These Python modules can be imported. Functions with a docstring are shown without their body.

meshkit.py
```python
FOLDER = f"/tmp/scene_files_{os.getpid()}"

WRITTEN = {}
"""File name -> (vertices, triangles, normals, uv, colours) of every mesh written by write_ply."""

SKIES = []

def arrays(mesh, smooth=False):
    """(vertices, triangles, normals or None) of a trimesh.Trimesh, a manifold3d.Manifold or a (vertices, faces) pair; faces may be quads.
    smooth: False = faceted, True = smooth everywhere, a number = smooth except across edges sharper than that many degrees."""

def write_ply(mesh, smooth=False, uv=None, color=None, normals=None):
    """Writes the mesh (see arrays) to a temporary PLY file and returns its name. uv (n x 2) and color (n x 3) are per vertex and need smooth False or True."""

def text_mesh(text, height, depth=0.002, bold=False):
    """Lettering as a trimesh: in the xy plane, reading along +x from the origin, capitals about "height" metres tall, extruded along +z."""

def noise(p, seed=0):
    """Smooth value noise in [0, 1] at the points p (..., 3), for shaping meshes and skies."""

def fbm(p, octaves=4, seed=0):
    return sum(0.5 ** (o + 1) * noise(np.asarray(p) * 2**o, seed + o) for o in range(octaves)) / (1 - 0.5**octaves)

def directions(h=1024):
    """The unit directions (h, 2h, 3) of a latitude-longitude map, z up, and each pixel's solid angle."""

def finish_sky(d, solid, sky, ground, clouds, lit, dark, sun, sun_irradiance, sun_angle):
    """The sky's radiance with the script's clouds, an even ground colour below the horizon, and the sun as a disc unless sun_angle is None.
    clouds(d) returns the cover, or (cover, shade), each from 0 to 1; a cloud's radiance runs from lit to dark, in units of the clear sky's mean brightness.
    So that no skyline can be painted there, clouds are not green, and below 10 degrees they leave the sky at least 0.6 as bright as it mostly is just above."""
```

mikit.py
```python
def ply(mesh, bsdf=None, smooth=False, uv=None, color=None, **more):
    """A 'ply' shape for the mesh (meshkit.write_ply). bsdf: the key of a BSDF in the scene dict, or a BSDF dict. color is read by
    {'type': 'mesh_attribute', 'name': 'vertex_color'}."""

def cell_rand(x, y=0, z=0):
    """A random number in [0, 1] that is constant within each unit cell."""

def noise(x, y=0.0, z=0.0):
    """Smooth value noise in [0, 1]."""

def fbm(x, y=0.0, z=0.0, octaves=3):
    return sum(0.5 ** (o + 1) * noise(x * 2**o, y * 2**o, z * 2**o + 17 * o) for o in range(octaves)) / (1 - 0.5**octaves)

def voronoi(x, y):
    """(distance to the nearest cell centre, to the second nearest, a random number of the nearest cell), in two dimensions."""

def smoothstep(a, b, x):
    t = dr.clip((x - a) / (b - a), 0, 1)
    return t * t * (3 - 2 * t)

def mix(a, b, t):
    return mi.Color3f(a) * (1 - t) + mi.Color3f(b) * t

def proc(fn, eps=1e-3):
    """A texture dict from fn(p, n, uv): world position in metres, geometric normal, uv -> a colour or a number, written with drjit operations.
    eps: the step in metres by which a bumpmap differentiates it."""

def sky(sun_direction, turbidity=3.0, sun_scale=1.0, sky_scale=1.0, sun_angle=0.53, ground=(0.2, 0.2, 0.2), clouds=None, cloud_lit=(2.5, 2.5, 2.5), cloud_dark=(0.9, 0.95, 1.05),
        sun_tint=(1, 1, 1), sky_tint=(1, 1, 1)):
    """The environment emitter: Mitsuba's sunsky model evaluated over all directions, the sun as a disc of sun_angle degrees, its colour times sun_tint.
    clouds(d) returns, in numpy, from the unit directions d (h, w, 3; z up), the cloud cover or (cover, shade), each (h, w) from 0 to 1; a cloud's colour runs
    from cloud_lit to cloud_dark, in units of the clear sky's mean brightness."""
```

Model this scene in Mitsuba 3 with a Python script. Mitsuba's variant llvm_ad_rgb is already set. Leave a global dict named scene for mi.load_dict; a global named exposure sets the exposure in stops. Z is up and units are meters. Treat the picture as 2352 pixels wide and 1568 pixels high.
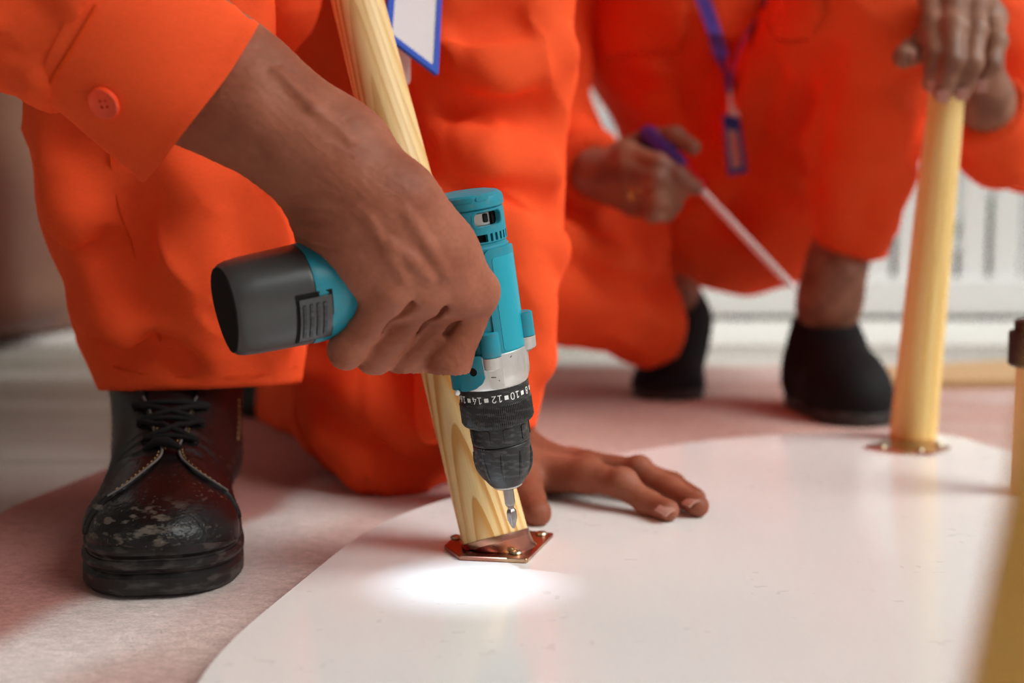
import math, random
import numpy as np
import trimesh
import manifold3d as m3
import shapely
from shapely.geometry import Polygon, LineString, Point
import mitsuba as mi
import drjit as dr
import mikit, meshkit
from mikit import proc, noise, fbm, voronoi, smoothstep, mix, cell_rand

from concurrent.futures import ThreadPoolExecutor

POOL = ThreadPoolExecutor(4)
random.seed(7)
RNG = np.random.default_rng(7)
scene, labels = {}, {}
T4 = mi.ScalarTransform4f

# ---------------------------------------------------------------- camera, sky, sun, exposure
W, H = 2352, 1568
FPX = W * 50.0 / 36.0
PITCH = math.radians(5.98)
EYE = np.array([0.0, 0.0, 0.258])
RIGHT = np.array([1.0, 0, 0])
FWD = np.array([0, math.cos(PITCH), -math.sin(PITCH)])
UP = np.array([0, math.sin(PITCH), math.cos(PITCH)])
scene['camera'] = {'type': 'thinlens', 'fov': 2 * math.degrees(math.atan(18 / 50.0)), 'fov_axis': 'x',
                   'aperture_radius': 0.0062, 'focus_distance': 0.872, 'near_clip': 0.02, 'far_clip': 200.0,
                   'to_world': T4().look_at(origin=EYE.tolist(), target=(EYE + FWD).tolist(), up=[0, 0, 1])}
SUN_DIR = np.array([0.74, -0.30, 0.74])


def cover(d):
    return 0.75 + 0.25 * meshkit.fbm(d * 3.0, 3, 5)


scene['sky'] = mikit.sky(SUN_DIR, turbidity=5.0, sun_scale=0.90, sky_scale=0.68, sun_angle=44.0, ground=(0.42, 0.40, 0.38),
                         clouds=cover, cloud_lit=(1.75, 1.75, 1.75), cloud_dark=(1.1, 1.1, 1.12), sun_tint=(0.85, 1.11, 1.46), sky_tint=(0.98, 1.0, 1.03))
exposure = 1.52

# ---------------------------------------------------------------- helpers


def P(u, v, z):
    """The point of the place at depth z (metres along the optical axis) that stands at photograph pixel (u, v)."""
    return EYE + z * (FWD + RIGHT * ((u - W / 2) / FPX) - UP * ((v - H / 2) / FPX))


def G(u, v, z=0.0):
    d = P(u, v, 1.0) - EYE
    return EYE + d * ((z - EYE[2]) / d[2])


def unit(a):
    a = np.asarray(a, float)
    return a / np.linalg.norm(a)


def add(key, mesh, bsdf, smooth=False, **kw):
    base, n = key, 0
    while key in scene:
        n += 1
        key = f'{base}_{n:03d}'
    scene[key] = mikit.ply(mesh, bsdf, smooth=smooth, **kw)
    return key


def tag(key, label=None, category=None, group=None, kind=None):
    labels[key] = {k: v for k, v in dict(label=label, category=category, group=group, kind=kind).items() if v}


def box(lo, hi, bevel=0.0):
    lo, hi = np.asarray(lo, float), np.asarray(hi, float)
    if bevel <= 0:
        m = trimesh.creation.box(extents=hi - lo)
        m.apply_translation((lo + hi) / 2)
        return m
    pts = []
    for s in np.ndindex(2, 2, 2):
        c = np.where(np.array(s) > 0, hi, lo)
        inward = np.where(np.array(s) > 0, -1.0, 1.0) * bevel
        for k in range(3):
            q = c + inward
            q[k] = c[k]
            pts.append(q)
    return trimesh.convex.convex_hull(np.array(pts))


def frame_matrix(o, x, y, z):
    m = np.eye(4)
    m[:3, 0], m[:3, 1], m[:3, 2], m[:3, 3] = x, y, z, o
    return m


def basis(z):
    z = unit(z)
    x = unit(np.cross(z, [0, 0, 1] if abs(z[2]) < 0.9 else [1, 0, 0]))
    return x, np.cross(z, x), z


def tube(points, radii, n=10, caps=True):
    """A swept tube through points with a radius at each."""
    p = np.asarray(points, float)
    r = np.broadcast_to(np.asarray(radii, float), (len(p),))
    t = np.gradient(p, axis=0)
    t /= np.linalg.norm(t, axis=1, keepdims=True) + 1e-12
    x = basis(t[0])[0]
    rings = []
    a = np.arange(n) / n * 2 * np.pi
    for i in range(len(p)):
        x = unit(x - t[i] * (x @ t[i]))
        y = np.cross(t[i], x)
        rings.append(p[i] + r[i] * (np.cos(a)[:, None] * x + np.sin(a)[:, None] * y))
    return loft(rings, caps)


def loft(rings, caps=True):
    rings = np.asarray(rings, float)
    k, n = rings.shape[:2]
    v = rings.reshape(-1, 3)
    i, j = np.meshgrid(np.arange(k - 1), np.arange(n), indexing='ij')
    a, b = i * n + j, i * n + (j + 1) % n
    c, d = a + n, b + n
    f = np.concatenate([np.stack([a, b, d], -1).reshape(-1, 3), np.stack([a, d, c], -1).reshape(-1, 3)])
    if caps:
        v = np.vstack([v, rings[0].mean(0), rings[-1].mean(0)])
        q = np.arange(n)
        f = np.vstack([f, np.stack([(q + 1) % n, q, q * 0 + k * n], 1), np.stack([(k - 1) * n + q, (k - 1) * n + (q + 1) % n, q * 0 + k * n + 1], 1)])
    m = trimesh.Trimesh(v, f, process=False)
    if m.volume < 0:
        m.invert()
    return m


def lathe(profile, n=64, caps=True):
    """Profile rows (radius, z) turned about z."""
    a = np.arange(n) / n * 2 * np.pi
    return loft([np.stack([r * np.cos(a), r * np.sin(a), a * 0 + z], 1) for r, z in profile], caps)


def spline(points, n):
    from scipy.interpolate import CubicSpline
    p = np.asarray(points, float)
    s = np.r_[0, np.cumsum(np.linalg.norm(np.diff(p, axis=0), axis=1))]
    return CubicSpline(s, p)(np.linspace(0, s[-1], n))


def join(*ms):
    return trimesh.util.concatenate([m for m in ms])


def prism(poly, z0, z1, bevel=0.0):
    """An extruded outline; with bevel, the upper rim is chamfered."""
    if bevel <= 0:
        m = trimesh.creation.extrude_polygon(poly, z1 - z0, engine='earcut')
        m.apply_translation([0, 0, z0])
        return m
    ring = np.array(poly.exterior.coords)[:-1]
    small = poly.buffer(-bevel)
    sm = np.array([small.exterior.interpolate(small.exterior.project(Point(*q))).coords[0] for q in ring])
    up = lambda r, z: np.c_[r, np.full(len(r), z)]
    return loft([up(sm, z0), up(ring, z0 + bevel), up(ring, z1 - bevel), up(sm, z1)])


def to_manifold(m):
    m = trimesh.Trimesh(m.vertices, m.faces)
    m.merge_vertices()
    return m3.Manifold(m3.Mesh(np.asarray(m.vertices, np.float32), np.asarray(m.faces, np.uint32)))


def from_manifold(m):
    q = m.to_mesh()
    return trimesh.Trimesh(q.vert_properties[:, :3], q.tri_verts, process=False)


# -- signed distance modelling: bodies, clothes, boots


def seg(p, a, b, ra, rb):
    a, b = np.asarray(a, np.float32), np.asarray(b, np.float32)
    ba = b - a
    pa = p - a
    h = np.clip(pa @ ba / (ba @ ba + 1e-12), 0, 1)
    return np.linalg.norm(pa - h[:, None] * ba, axis=1) - (ra + (rb - ra) * h)


def ell(p, c, r, R=None):
    q = p - np.asarray(c, np.float32)
    if R is not None:
        q = q @ np.asarray(R, np.float32)
    r = np.asarray(r, np.float32)
    k0 = np.linalg.norm(q / r, axis=1)
    k1 = np.linalg.norm(q / (r * r), axis=1)
    return k0 * (k0 - 1.0) / np.maximum(k1, 1e-6)


def smin(a, b, k):
    if k <= 0:
        return np.minimum(a, b)
    h = np.maximum(k - np.abs(a - b), 0) / k
    return np.minimum(a, b) - h * h * k * 0.25


def smax(a, b, k):
    return -smin(-a, -b, k)


class Field:
    """Shapes blended one after the other. Each: (function of points, blend width, kind, centre and radius of what it can reach)."""

    def __init__(self):
        self.ops, self.disp = [], None

    def put(self, f, k, kind, pts=None, r=0.0):
        b = None
        if pts is not None:
            q = np.atleast_2d(np.asarray(pts, float))
            c = (q.min(0) + q.max(0)) / 2
            b = (c, np.linalg.norm(q - c, axis=1).max() + r)
        self.ops.append((f, k, kind, b))
        return self

    def seg(self, a, b, ra, rb=None, k=0.01):
        rb = ra if rb is None else rb
        return self.put(lambda p: seg(p, a, b, ra, rb), k, 1, [a, b], max(ra, rb))

    def chain(self, pts, radii, k=0.01, kin=None):
        """One limb: the pieces of a chain, joined smoothly with each other first."""
        n = len(pts) - 1
        kin = k if kin is None else kin

        def f(p):
            d = seg(p, pts[0], pts[1], radii[0], radii[1])
            for i in range(1, n):
                d = smin(d, seg(p, pts[i], pts[i + 1], radii[i], radii[i + 1]), kin)
            return d
        return self.put(f, k, 1, pts, max(radii) + kin)

    def ell(self, c, r, R=None, k=0.01):
        return self.put(lambda p: ell(p, c, r, R), k, 1, [c], max(r))

    def fn(self, f, k=0.01, kind=1):
        return self.put(f, k, kind)

    def field(self, F, k=0.01):
        return self.put(F, k, 3)

    def cut(self, o, n, k=0.0):
        """Keep what lies on the side that n points away from."""
        o, n = np.asarray(o, np.float32), unit(n).astype(np.float32)
        return self.put(lambda p: (p - o) @ n, k, 2)

    def groove(self, pts, r, k=0.006):
        def f(p):
            d = seg(p, pts[0], pts[1], r, r)
            for i in range(1, len(pts) - 1):
                d = np.minimum(d, seg(p, pts[i], pts[i + 1], r, r))
            return -d
        return self.put(f, k, 2, pts, r)

    def __call__(self, p, near=None):
        """near: only the distances below this matter, so what is farther off is passed over."""
        p = np.asarray(p, np.float32)
        d = np.full(len(p), 9.0, np.float32)
        if near is not None:
            c = (p.min(0) + p.max(0)) / 2
            reach = np.linalg.norm(p.max(0) - c) + near
        for f, k, kind, b in self.ops:
            if near is not None and b is not None and np.linalg.norm(b[0] - c) - b[1] > reach + k:
                continue
            x = f(p, near) if kind == 3 else f(p)
            d = smax(d, x, k) if kind == 2 else smin(d, x, k)
        return d

    def full(self, p):
        return self(p) + self.disp(p) if self.disp is not None else self(p)

    def mesh(self, lo, hi, h, B=8, slack=1.6):
        m = surface_net(self, np.asarray(lo, float), np.asarray(hi, float), h, B, slack)
        if self.disp is not None:
            n = np.array(m.vertex_normals)
            m = trimesh.Trimesh(m.vertices - n * self.disp(np.asarray(m.vertices))[:, None], m.faces, process=False)
        return m

    def hits(self, uv, z0, lift=0.0, steps=70):
        """Where the rays through the pixels uv first meet the surface, from depth z0 on; lifted along the normal."""
        d = np.array([P(u, v, 1.0) - EYE for u, v in uv])
        s = np.linalg.norm(d, axis=1)
        t = np.full(len(d), float(z0))
        for _ in range(steps):
            g = self.full(EYE + d * t[:, None])
            t = t + 0.75 * g / s
            if np.abs(g).max() < 3e-5:
                break
        q = EYE + d * t[:, None]
        return q + (self.normals(q) * lift if lift else 0)

    def hit(self, u, v, z0, lift=0.0):
        return self.hits([(u, v)], z0, lift)[0]

    def normals(self, q, e=8e-4):
        q = np.atleast_2d(q)
        o = np.eye(3) * e
        g = np.stack([self.full(q + o[k]) - self.full(q - o[k]) for k in range(3)], 1)
        return g / (np.linalg.norm(g, axis=1, keepdims=True) + 1e-12)

    def normal(self, q):
        return self.normals(q)[0]


def surface_net(f, lo, hi, h, B=8, slack=1.6):
    nb = np.ceil((hi - lo) / (h * B)).astype(int) + 1
    n = nb * B
    ctr = np.stack(np.meshgrid(*[(np.arange(k) * B + (B - 1) / 2) * h for k in nb], indexing='ij'), -1) + lo
    dc = np.concatenate([f(c) for c in np.array_split(ctr.reshape(-1, 3), max(1, ctr.size // 600000))]).reshape(nb)
    D = np.repeat(np.repeat(np.repeat(dc.astype(np.float32), B, 0), B, 1), B, 2)
    act = np.argwhere(np.abs(dc) < h * B * 0.87 * slack)
    off = np.stack(np.meshgrid(*[np.arange(B)] * 3, indexing='ij'), -1).reshape(-1, 3)
    near = 2.5 * h * B
    group = act // 4
    gid = (group[:, 0] * 4096 + group[:, 1]) * 4096 + group[:, 2]
    order = np.argsort(gid, kind='stable')
    cuts = np.nonzero(np.diff(gid[order]))[0] + 1

    def fill(part):
        idx = (act[part][:, None, :] * B + off[None]).reshape(-1, 3)
        D[idx[:, 0], idx[:, 1], idx[:, 2]] = f(idx * h + lo, near)
    list(POOL.map(fill, np.split(order, cuts)))
    ins = D < 0
    c = np.zeros(n - 1, np.uint8)
    corners = [(a, b, d) for a in (0, 1) for b in (0, 1) for d in (0, 1)]
    sl = lambda a, m: slice(a, m - 1 + a)
    for a, b, d in corners:
        c += ins[sl(a, n[0]), sl(b, n[1]), sl(d, n[2])]
    cells = np.argwhere((c > 0) & (c < 8))
    cid = np.full(n - 1, -1, np.int32)
    cid[tuple(cells.T)] = np.arange(len(cells))
    acc, cnt = np.zeros((len(cells), 3)), np.zeros(len(cells))
    for i, A in enumerate(corners):
        for Bc in corners[i + 1:]:
            if sum(abs(x - y) for x, y in zip(A, Bc)) != 1:
                continue
            ia, ib = cells + A, cells + Bc
            da, db = D[tuple(ia.T)], D[tuple(ib.T)]
            x = (da < 0) != (db < 0)
            t = np.where(x, da / np.where(x, da - db, 1), 0)
            acc[x] += (ia + (ib - ia) * t[:, None])[x]
            cnt[x] += 1
    v = acc / cnt[:, None] * h + lo
    faces = []
    for ax in range(3):
        b, d = [(1, 2), (2, 0), (0, 1)][ax]
        e = np.eye(3, dtype=int)
        s0 = [slice(1, n[i] - 1) for i in range(3)]
        s0[ax] = slice(0, n[ax] - 1)
        s1 = list(s0)
        s1[ax] = slice(1, n[ax])
        i0, i1 = ins[tuple(s0)], ins[tuple(s1)]
        for flip, m in ((False, i0 & ~i1), (True, ~i0 & i1)):
            q = np.argwhere(m)
            if not len(q):
                continue
            q = q + [0 if i == ax else 1 for i in range(3)]
            ids = [cid[tuple((q + o).T)] for o in (-e[b] - e[d], -e[d], 0 * e[b], -e[b])]
            quad = np.stack(ids if not flip else ids[::-1], 1)
            faces.append(quad)
    qd = np.concatenate(faces)
    fc = np.vstack([qd[:, [0, 1, 2]], qd[:, [0, 2, 3]]])
    # slide the vertices onto the surface
    cell = np.floor((v - lo) / (h * 4 * B)).astype(int)
    gid = (cell[:, 0] * 4096 + cell[:, 1]) * 4096 + cell[:, 2]
    order = np.argsort(gid, kind='stable')

    def slide(part):
        x = v[part]
        d0 = f(x, near)
        g = np.stack([f(x + np.eye(3)[k] * h * 0.4, near) - d0 for k in range(3)], 1) / (h * 0.4)
        step = d0[:, None] * g / np.maximum((g * g).sum(1, keepdims=True), 0.3)
        v[part] = x - np.clip(step, -0.5 * h, 0.5 * h)
    list(POOL.map(slide, np.split(order, np.nonzero(np.diff(gid[order]))[0] + 1)))
    return trimesh.Trimesh(v, fc, process=False)


def wrap(mesh, r, edge=0.0015, turn=None):
    """A flat mesh (x = arc length, y = along, z = height) bent onto a cylinder of radius r about local z.
    Angle 0 faces local -y and grows towards local -x."""
    q = from_manifold(to_manifold(mesh).refine_to_length(edge))
    v, f = q.vertices, q.faces[:, ::-1]
    a = v[:, 0] / r + (WRAP_TURN if turn is None else turn)
    rr = r + v[:, 2]
    return trimesh.Trimesh(np.stack([-rr * np.sin(a), -rr * np.cos(a), v[:, 1]], 1), f, process=False)


WRAP_TURN = 0.0


def flat_poly(poly, t0, t1):
    m = trimesh.creation.extrude_polygon(poly, t1 - t0, engine='earcut')
    m.apply_translation([0, 0, t0])
    return m


def rrect(x0, y0, x1, y1, r, q=4):
    return shapely.box(x0 + r, y0 + r, x1 - r, y1 - r).buffer(r, quad_segs=q)

# ---------------------------------------------------------------- materials


def rgb(r, g, b):
    return {'type': 'rgb', 'value': [r, g, b]}


def srgb(r, g, b):
    c = np.array([r, g, b]) / 255.0
    return np.where(c < 0.04045, c / 12.92, ((c + 0.055) / 1.055) ** 2.4).tolist()


def plastic(name, color, rough=0.4, spec=0.5, **kw):
    tex = color if isinstance(color, dict) else rgb(*color)
    scene[name] = {'type': 'twosided', 'bsdf': {'type': 'principled', 'base_color': tex, 'roughness': rough, 'specular': spec, **kw}}


def bumped(name, color, fn, scale, rough=0.5, spec=0.5, eps=1e-3, **kw):
    tex = color if isinstance(color, dict) else rgb(*color)
    scene[name] = {'type': 'twosided', 'bsdf': {'type': 'bumpmap', 'arbitrary': proc(fn, eps=eps), 'scale': scale,
                   'bsdf': {'type': 'principled', 'base_color': tex, 'roughness': rough, 'specular': spec, **kw}}}


def f_skin(p, n, uv):
    a = fbm(p.x * 34, p.y * 34, p.z * 34, 3)
    b = noise(p.x * 420, p.y * 420, p.z * 420)
    c = mix((0.245, 0.070, 0.037), (0.325, 0.106, 0.061), smoothstep(0.3, 0.7, a))
    return c * (0.93 + 0.14 * b)


def f_skin_bump(p, n, uv):
    return noise(p.x * 900, p.y * 900, p.z * 900) + 0.8 * noise(p.x * 330, p.y * 800, p.z * 330)


def f_skin2(p, n, uv):
    a = fbm(p.x * 50, p.y * 50, p.z * 50, 3)
    return mix((0.185, 0.072, 0.040), (0.29, 0.130, 0.076), smoothstep(0.3, 0.7, a))


def f_cloth(p, n, uv):
    a = fbm(p.x * 14, p.y * 14, p.z * 14, 3)
    b = noise(p.x * 600, p.y * 600, p.z * 600)
    return mix((0.75, 0.066, 0.015), (0.83, 0.090, 0.021), a) * (0.95 + 0.1 * b)


def f_cloth_bump(p, n, uv):
    s = p.x + p.y * 0.6
    return 0.5 * dr.sin((s + p.z) * 4200) + 0.5 * noise(p.x * 1400, p.y * 1400, p.z * 1400)


def f_wood(p, n, uv):
    th, s = uv.x, uv.y
    x = dr.sin(th) + 0.35 * (noise(s * 9.0, 1.7, 0.0) - 0.5)
    k = 1.9 * x * x + s * 8.5 + 1.1 * (fbm(s * 6.0, x * 1.3, 3.1, 2) - 0.5)
    k = 1.7 * k
    k = k - dr.floor(k)
    line = smoothstep(0.30, 0.93, k) * (1 - smoothstep(0.94, 1.0, k))
    line = line * (0.55 + 0.9 * smoothstep(0.35, 0.65, noise(s * 7.0, th * 1.2, 9.0)))
    fine = noise(th * 40, s * 30, 2.0)
    c = mix((0.78, 0.53, 0.245), (0.58, 0.27, 0.07), dr.clip(line, 0, 1))
    knot = dr.exp(-(dr.square((th + 1.05) * 0.022 / 0.007) + dr.square((s - 0.128) / 0.008)))
    c = mix(c, (0.33, 0.16, 0.05), knot * 0.75)
    return c * (0.94 + 0.10 * fine)


def f_wood2(p, n, uv):
    th, s = uv.x, uv.y
    fine = noise(th * 14, s * 9, 2.0)
    c = mix((0.88, 0.62, 0.26), (0.78, 0.47, 0.13), smoothstep(0.3, 0.75, fine))
    return c


def f_rug(p, n, uv):
    wob = 0.045 * (fbm(p.x * 9, p.y * 9, 0.0, 3) - 0.5)
    x = p.x - 0.28 * (p.y - 0.8) + wob
    pat = fbm(p.x * 7, p.y * 7, 4.0, 3)
    c = mix((0.60, 0.495, 0.465), (0.66, 0.56, 0.53), pat)
    c = mix(c, (0.40, 0.185, 0.160), 1 - smoothstep(-0.305, -0.270, x))
    c = mix(c, (0.50, 0.335, 0.300), smoothstep(-0.235, -0.175, x) * (0.55 + 0.45 * smoothstep(0.35, 0.6, pat)))
    far = smoothstep(1.30, 1.55, p.y)
    c = mix(c, (0.51, 0.345, 0.295), far * smoothstep(-0.1, 0.1, p.x) * 0.8)
    c = mix(c, (0.56, 0.48, 0.45), smoothstep(0.5, 0.8, fbm(p.x * 3, p.y * 14, 8.0, 2)) * far * 0.7)
    fib = noise(p.x * 700, p.y * 700, 0.0)
    fib2 = noise(p.x * 160, p.y * 320, 0.0)
    return c * (0.78 + 0.22 * fib + 0.20 * fib2)


def f_rug_bump(p, n, uv):
    return noise(p.x * 900, p.y * 900, p.z * 900)


def f_floor(p, n, uv):
    s = fbm(p.x * 2.0, p.y * 7.0, 0.0, 3)
    k = p.y / 0.45
    line = smoothstep(0.0, 0.02, dr.abs(k - dr.floor(k + 0.5)) * 0.45)
    return mix((0.36, 0.335, 0.285), (0.56, 0.54, 0.49), smoothstep(0.3, 0.7, s)) * (0.8 + 0.2 * line)


def f_sofa(p, n, uv):
    a = fbm(p.x * 6, p.y * 3, p.z * 5, 3)
    return mix((0.150, 0.046, 0.026), (0.24, 0.105, 0.058), smoothstep(0.3, 0.7, a))


def f_boot(p, n, uv):
    a = fbm(p.x * 140, p.y * 140, p.z * 140, 3)
    c = mix((0.0040, 0.0030, 0.0030), (0.0085, 0.0064, 0.0062), a)
    zone = smoothstep(0.034, 0.046, p.z) * (1 - smoothstep(0.058, 0.068, p.z)) * (1 - smoothstep(0.905, 0.945, p.y)) * smoothstep(-0.275, -0.262, p.x) * (1 - smoothstep(-0.225, -0.195, p.x))
    scuff = smoothstep(0.52, 0.68, fbm(p.x * 110, p.y * 160, p.z * 260, 4)) * zone
    fleck = smoothstep(0.70, 0.80, noise(p.x * 420, p.y * 420, p.z * 420)) * smoothstep(0.45, 0.6, fbm(p.x * 60, p.y * 60, p.z * 60, 2)) * (1 - smoothstep(0.05, 0.09, p.z)) * 0.35
    return mix(c, (0.15, 0.125, 0.10), dr.clip(scuff * 0.85 + fleck, 0, 1))


def f_boot_bump(p, n, uv):
    return fbm(p.x * 480, p.y * 480, p.z * 480, 2)


def f_sole(p, n, uv):
    a = fbm(p.x * 90, p.y * 90, p.z * 240, 3)
    dust = smoothstep(0.45, 0.75, a)
    return mix((0.010, 0.0088, 0.0082), (0.085, 0.073, 0.063), dust * 0.5)


def f_teal(p, n, uv):
    a = fbm(p.x * 260, p.y * 260, p.z * 260, 3)
    dirt = smoothstep(0.56, 0.80, a)
    c = mix((0.007, 0.205, 0.280), (0.012, 0.235, 0.310), noise(p.x * 70, p.y * 70, p.z * 70))
    return mix(c, (0.10, 0.18, 0.19), dirt * 0.35)


def f_silver(p, n, uv):
    a = fbm(p.x * 260, p.y * 260, p.z * 420, 3)
    chip = smoothstep(0.77, 0.785, a)
    return mix((0.66, 0.63, 0.60), (0.10, 0.095, 0.085), chip)


def f_black(p, n, uv):
    a = fbm(p.x * 220, p.y * 220, p.z * 500, 3)
    return mix((0.012, 0.011, 0.011), (0.048, 0.046, 0.045), smoothstep(0.45, 0.8, a))


def f_zinc(p, n, uv):
    a = fbm(p.x * 42, p.y * 42, p.z * 60, 2)
    b = noise(p.x * 30, p.y * 30, p.z * 30 + 5)
    c = mix((0.42, 0.17, 0.12), (0.56, 0.36, 0.22), smoothstep(0.3, 0.6, a))
    return mix(c, (0.40, 0.42, 0.26), smoothstep(0.55, 0.8, b) * 0.7)


def f_table(p, n, uv):
    a = fbm(p.x * 8, p.y * 8, 0.0, 3)
    s = smoothstep(0.80, 0.84, noise(p.x * 190, p.y * 190, 0.0)) * smoothstep(0.7, 0.8, noise(p.x * 40, p.y * 40, 3.0))
    return mix((0.74, 0.71, 0.685), (0.78, 0.757, 0.738), a) * (1 - 0.10 * s)


bumped('skin', proc(f_skin), f_skin_bump, 0.00016, rough=0.52, spec=0.20, eps=3e-4)
plastic('skin_light', proc(f_skin2), 0.48, 0.4)
plastic('nail', (0.46, 0.22, 0.17), 0.3, 0.5)
bumped('cloth', proc(f_cloth), f_cloth_bump, 0.00007, rough=0.85, spec=0.15, eps=1e-4, sheen=0.25, sheen_tint=0.8)
plastic('cloth_seam', (0.62, 0.055, 0.008), 0.9, 0.1)
plastic('button_plastic', (0.80, 0.058, 0.012), 0.35, 0.5)
plastic('wood', proc(f_wood), 0.42, 0.35)
plastic('wood_amber', proc(f_wood2), 0.35, 0.45)
bumped('rug_pile', proc(f_rug), f_rug_bump, 0.0007, rough=0.95, spec=0.05, eps=4e-4)
plastic('floor_tile', proc(f_floor), 0.35, 0.4)
plastic('sofa_leather', proc(f_sofa), 0.42, 0.45)
bumped('boot_leather', proc(f_boot), f_boot_bump, 0.00045, rough=0.36, spec=0.40, eps=4e-4)
plastic('boot_rubber', proc(f_sole), 0.5, 0.45)
plastic('lace_cord', (0.010, 0.009, 0.009), 0.9, 0.2)
plastic('thread', (0.55, 0.31, 0.09), 0.8, 0.2)
plastic('piping', (0.16, 0.14, 0.13), 0.7, 0.3)
plastic('teal', proc(f_teal), 0.40, 0.45)
plastic('teal_gloss', (0.010, 0.300, 0.390), 0.30, 0.5)
plastic('silver', proc(f_silver), 0.34, 0.5, metallic=0.75)
plastic('steel', (0.50, 0.46, 0.44), 0.26, 0.5, metallic=1.0)
plastic('bit_steel', (0.30, 0.26, 0.25), 0.27, 0.5, metallic=1.0)
plastic('black_plastic', proc(f_black), 0.42, 0.5)
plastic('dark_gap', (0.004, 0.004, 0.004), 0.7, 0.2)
plastic('battery_shell', (0.042, 0.040, 0.038), 0.33, 0.5)
plastic('battery_cap', (0.008, 0.006, 0.006), 0.75, 0.12)
plastic('print_white', (0.80, 0.78, 0.75), 0.5, 0.3)
plastic('zinc', proc(f_zinc), 0.26, 0.5, metallic=1.0)
plastic('screw_metal', (0.62, 0.56, 0.38), 0.28, 0.5, metallic=1.0)
plastic('laminate', proc(f_table), 0.15, 0.5)
plastic('white_paint', (0.84, 0.84, 0.82), 0.4, 0.4)
plastic('threshold', (0.72, 0.70, 0.66), 0.45, 0.35)
plastic('wall_paint', (0.42, 0.38, 0.34), 0.8, 0.2)
plastic('blue_plastic', (0.008, 0.055, 0.36), 0.35, 0.5)
plastic('blue_ribbon', (0.10, 0.085, 0.50), 0.6, 0.3)
plastic('paper', (0.56, 0.49, 0.49), 0.6, 0.3)
plastic('white_plastic', (0.78, 0.78, 0.76), 0.4, 0.4)
plastic('photo_print', (0.60, 0.28, 0.26), 0.5, 0.3)
plastic('handle_blue', (0.045, 0.020, 0.16), 0.2, 0.6)
plastic('handle_red', (0.45, 0.008, 0.018), 0.2, 0.6)
plastic('shaft_steel', (0.80, 0.76, 0.75), 0.35, 0.5, metallic=0.35)
plastic('gold', (0.85, 0.52, 0.14), 0.25, 0.5, metallic=1.0)
plastic('shoe_black', (0.006, 0.0055, 0.006), 0.75, 0.25)
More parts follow.
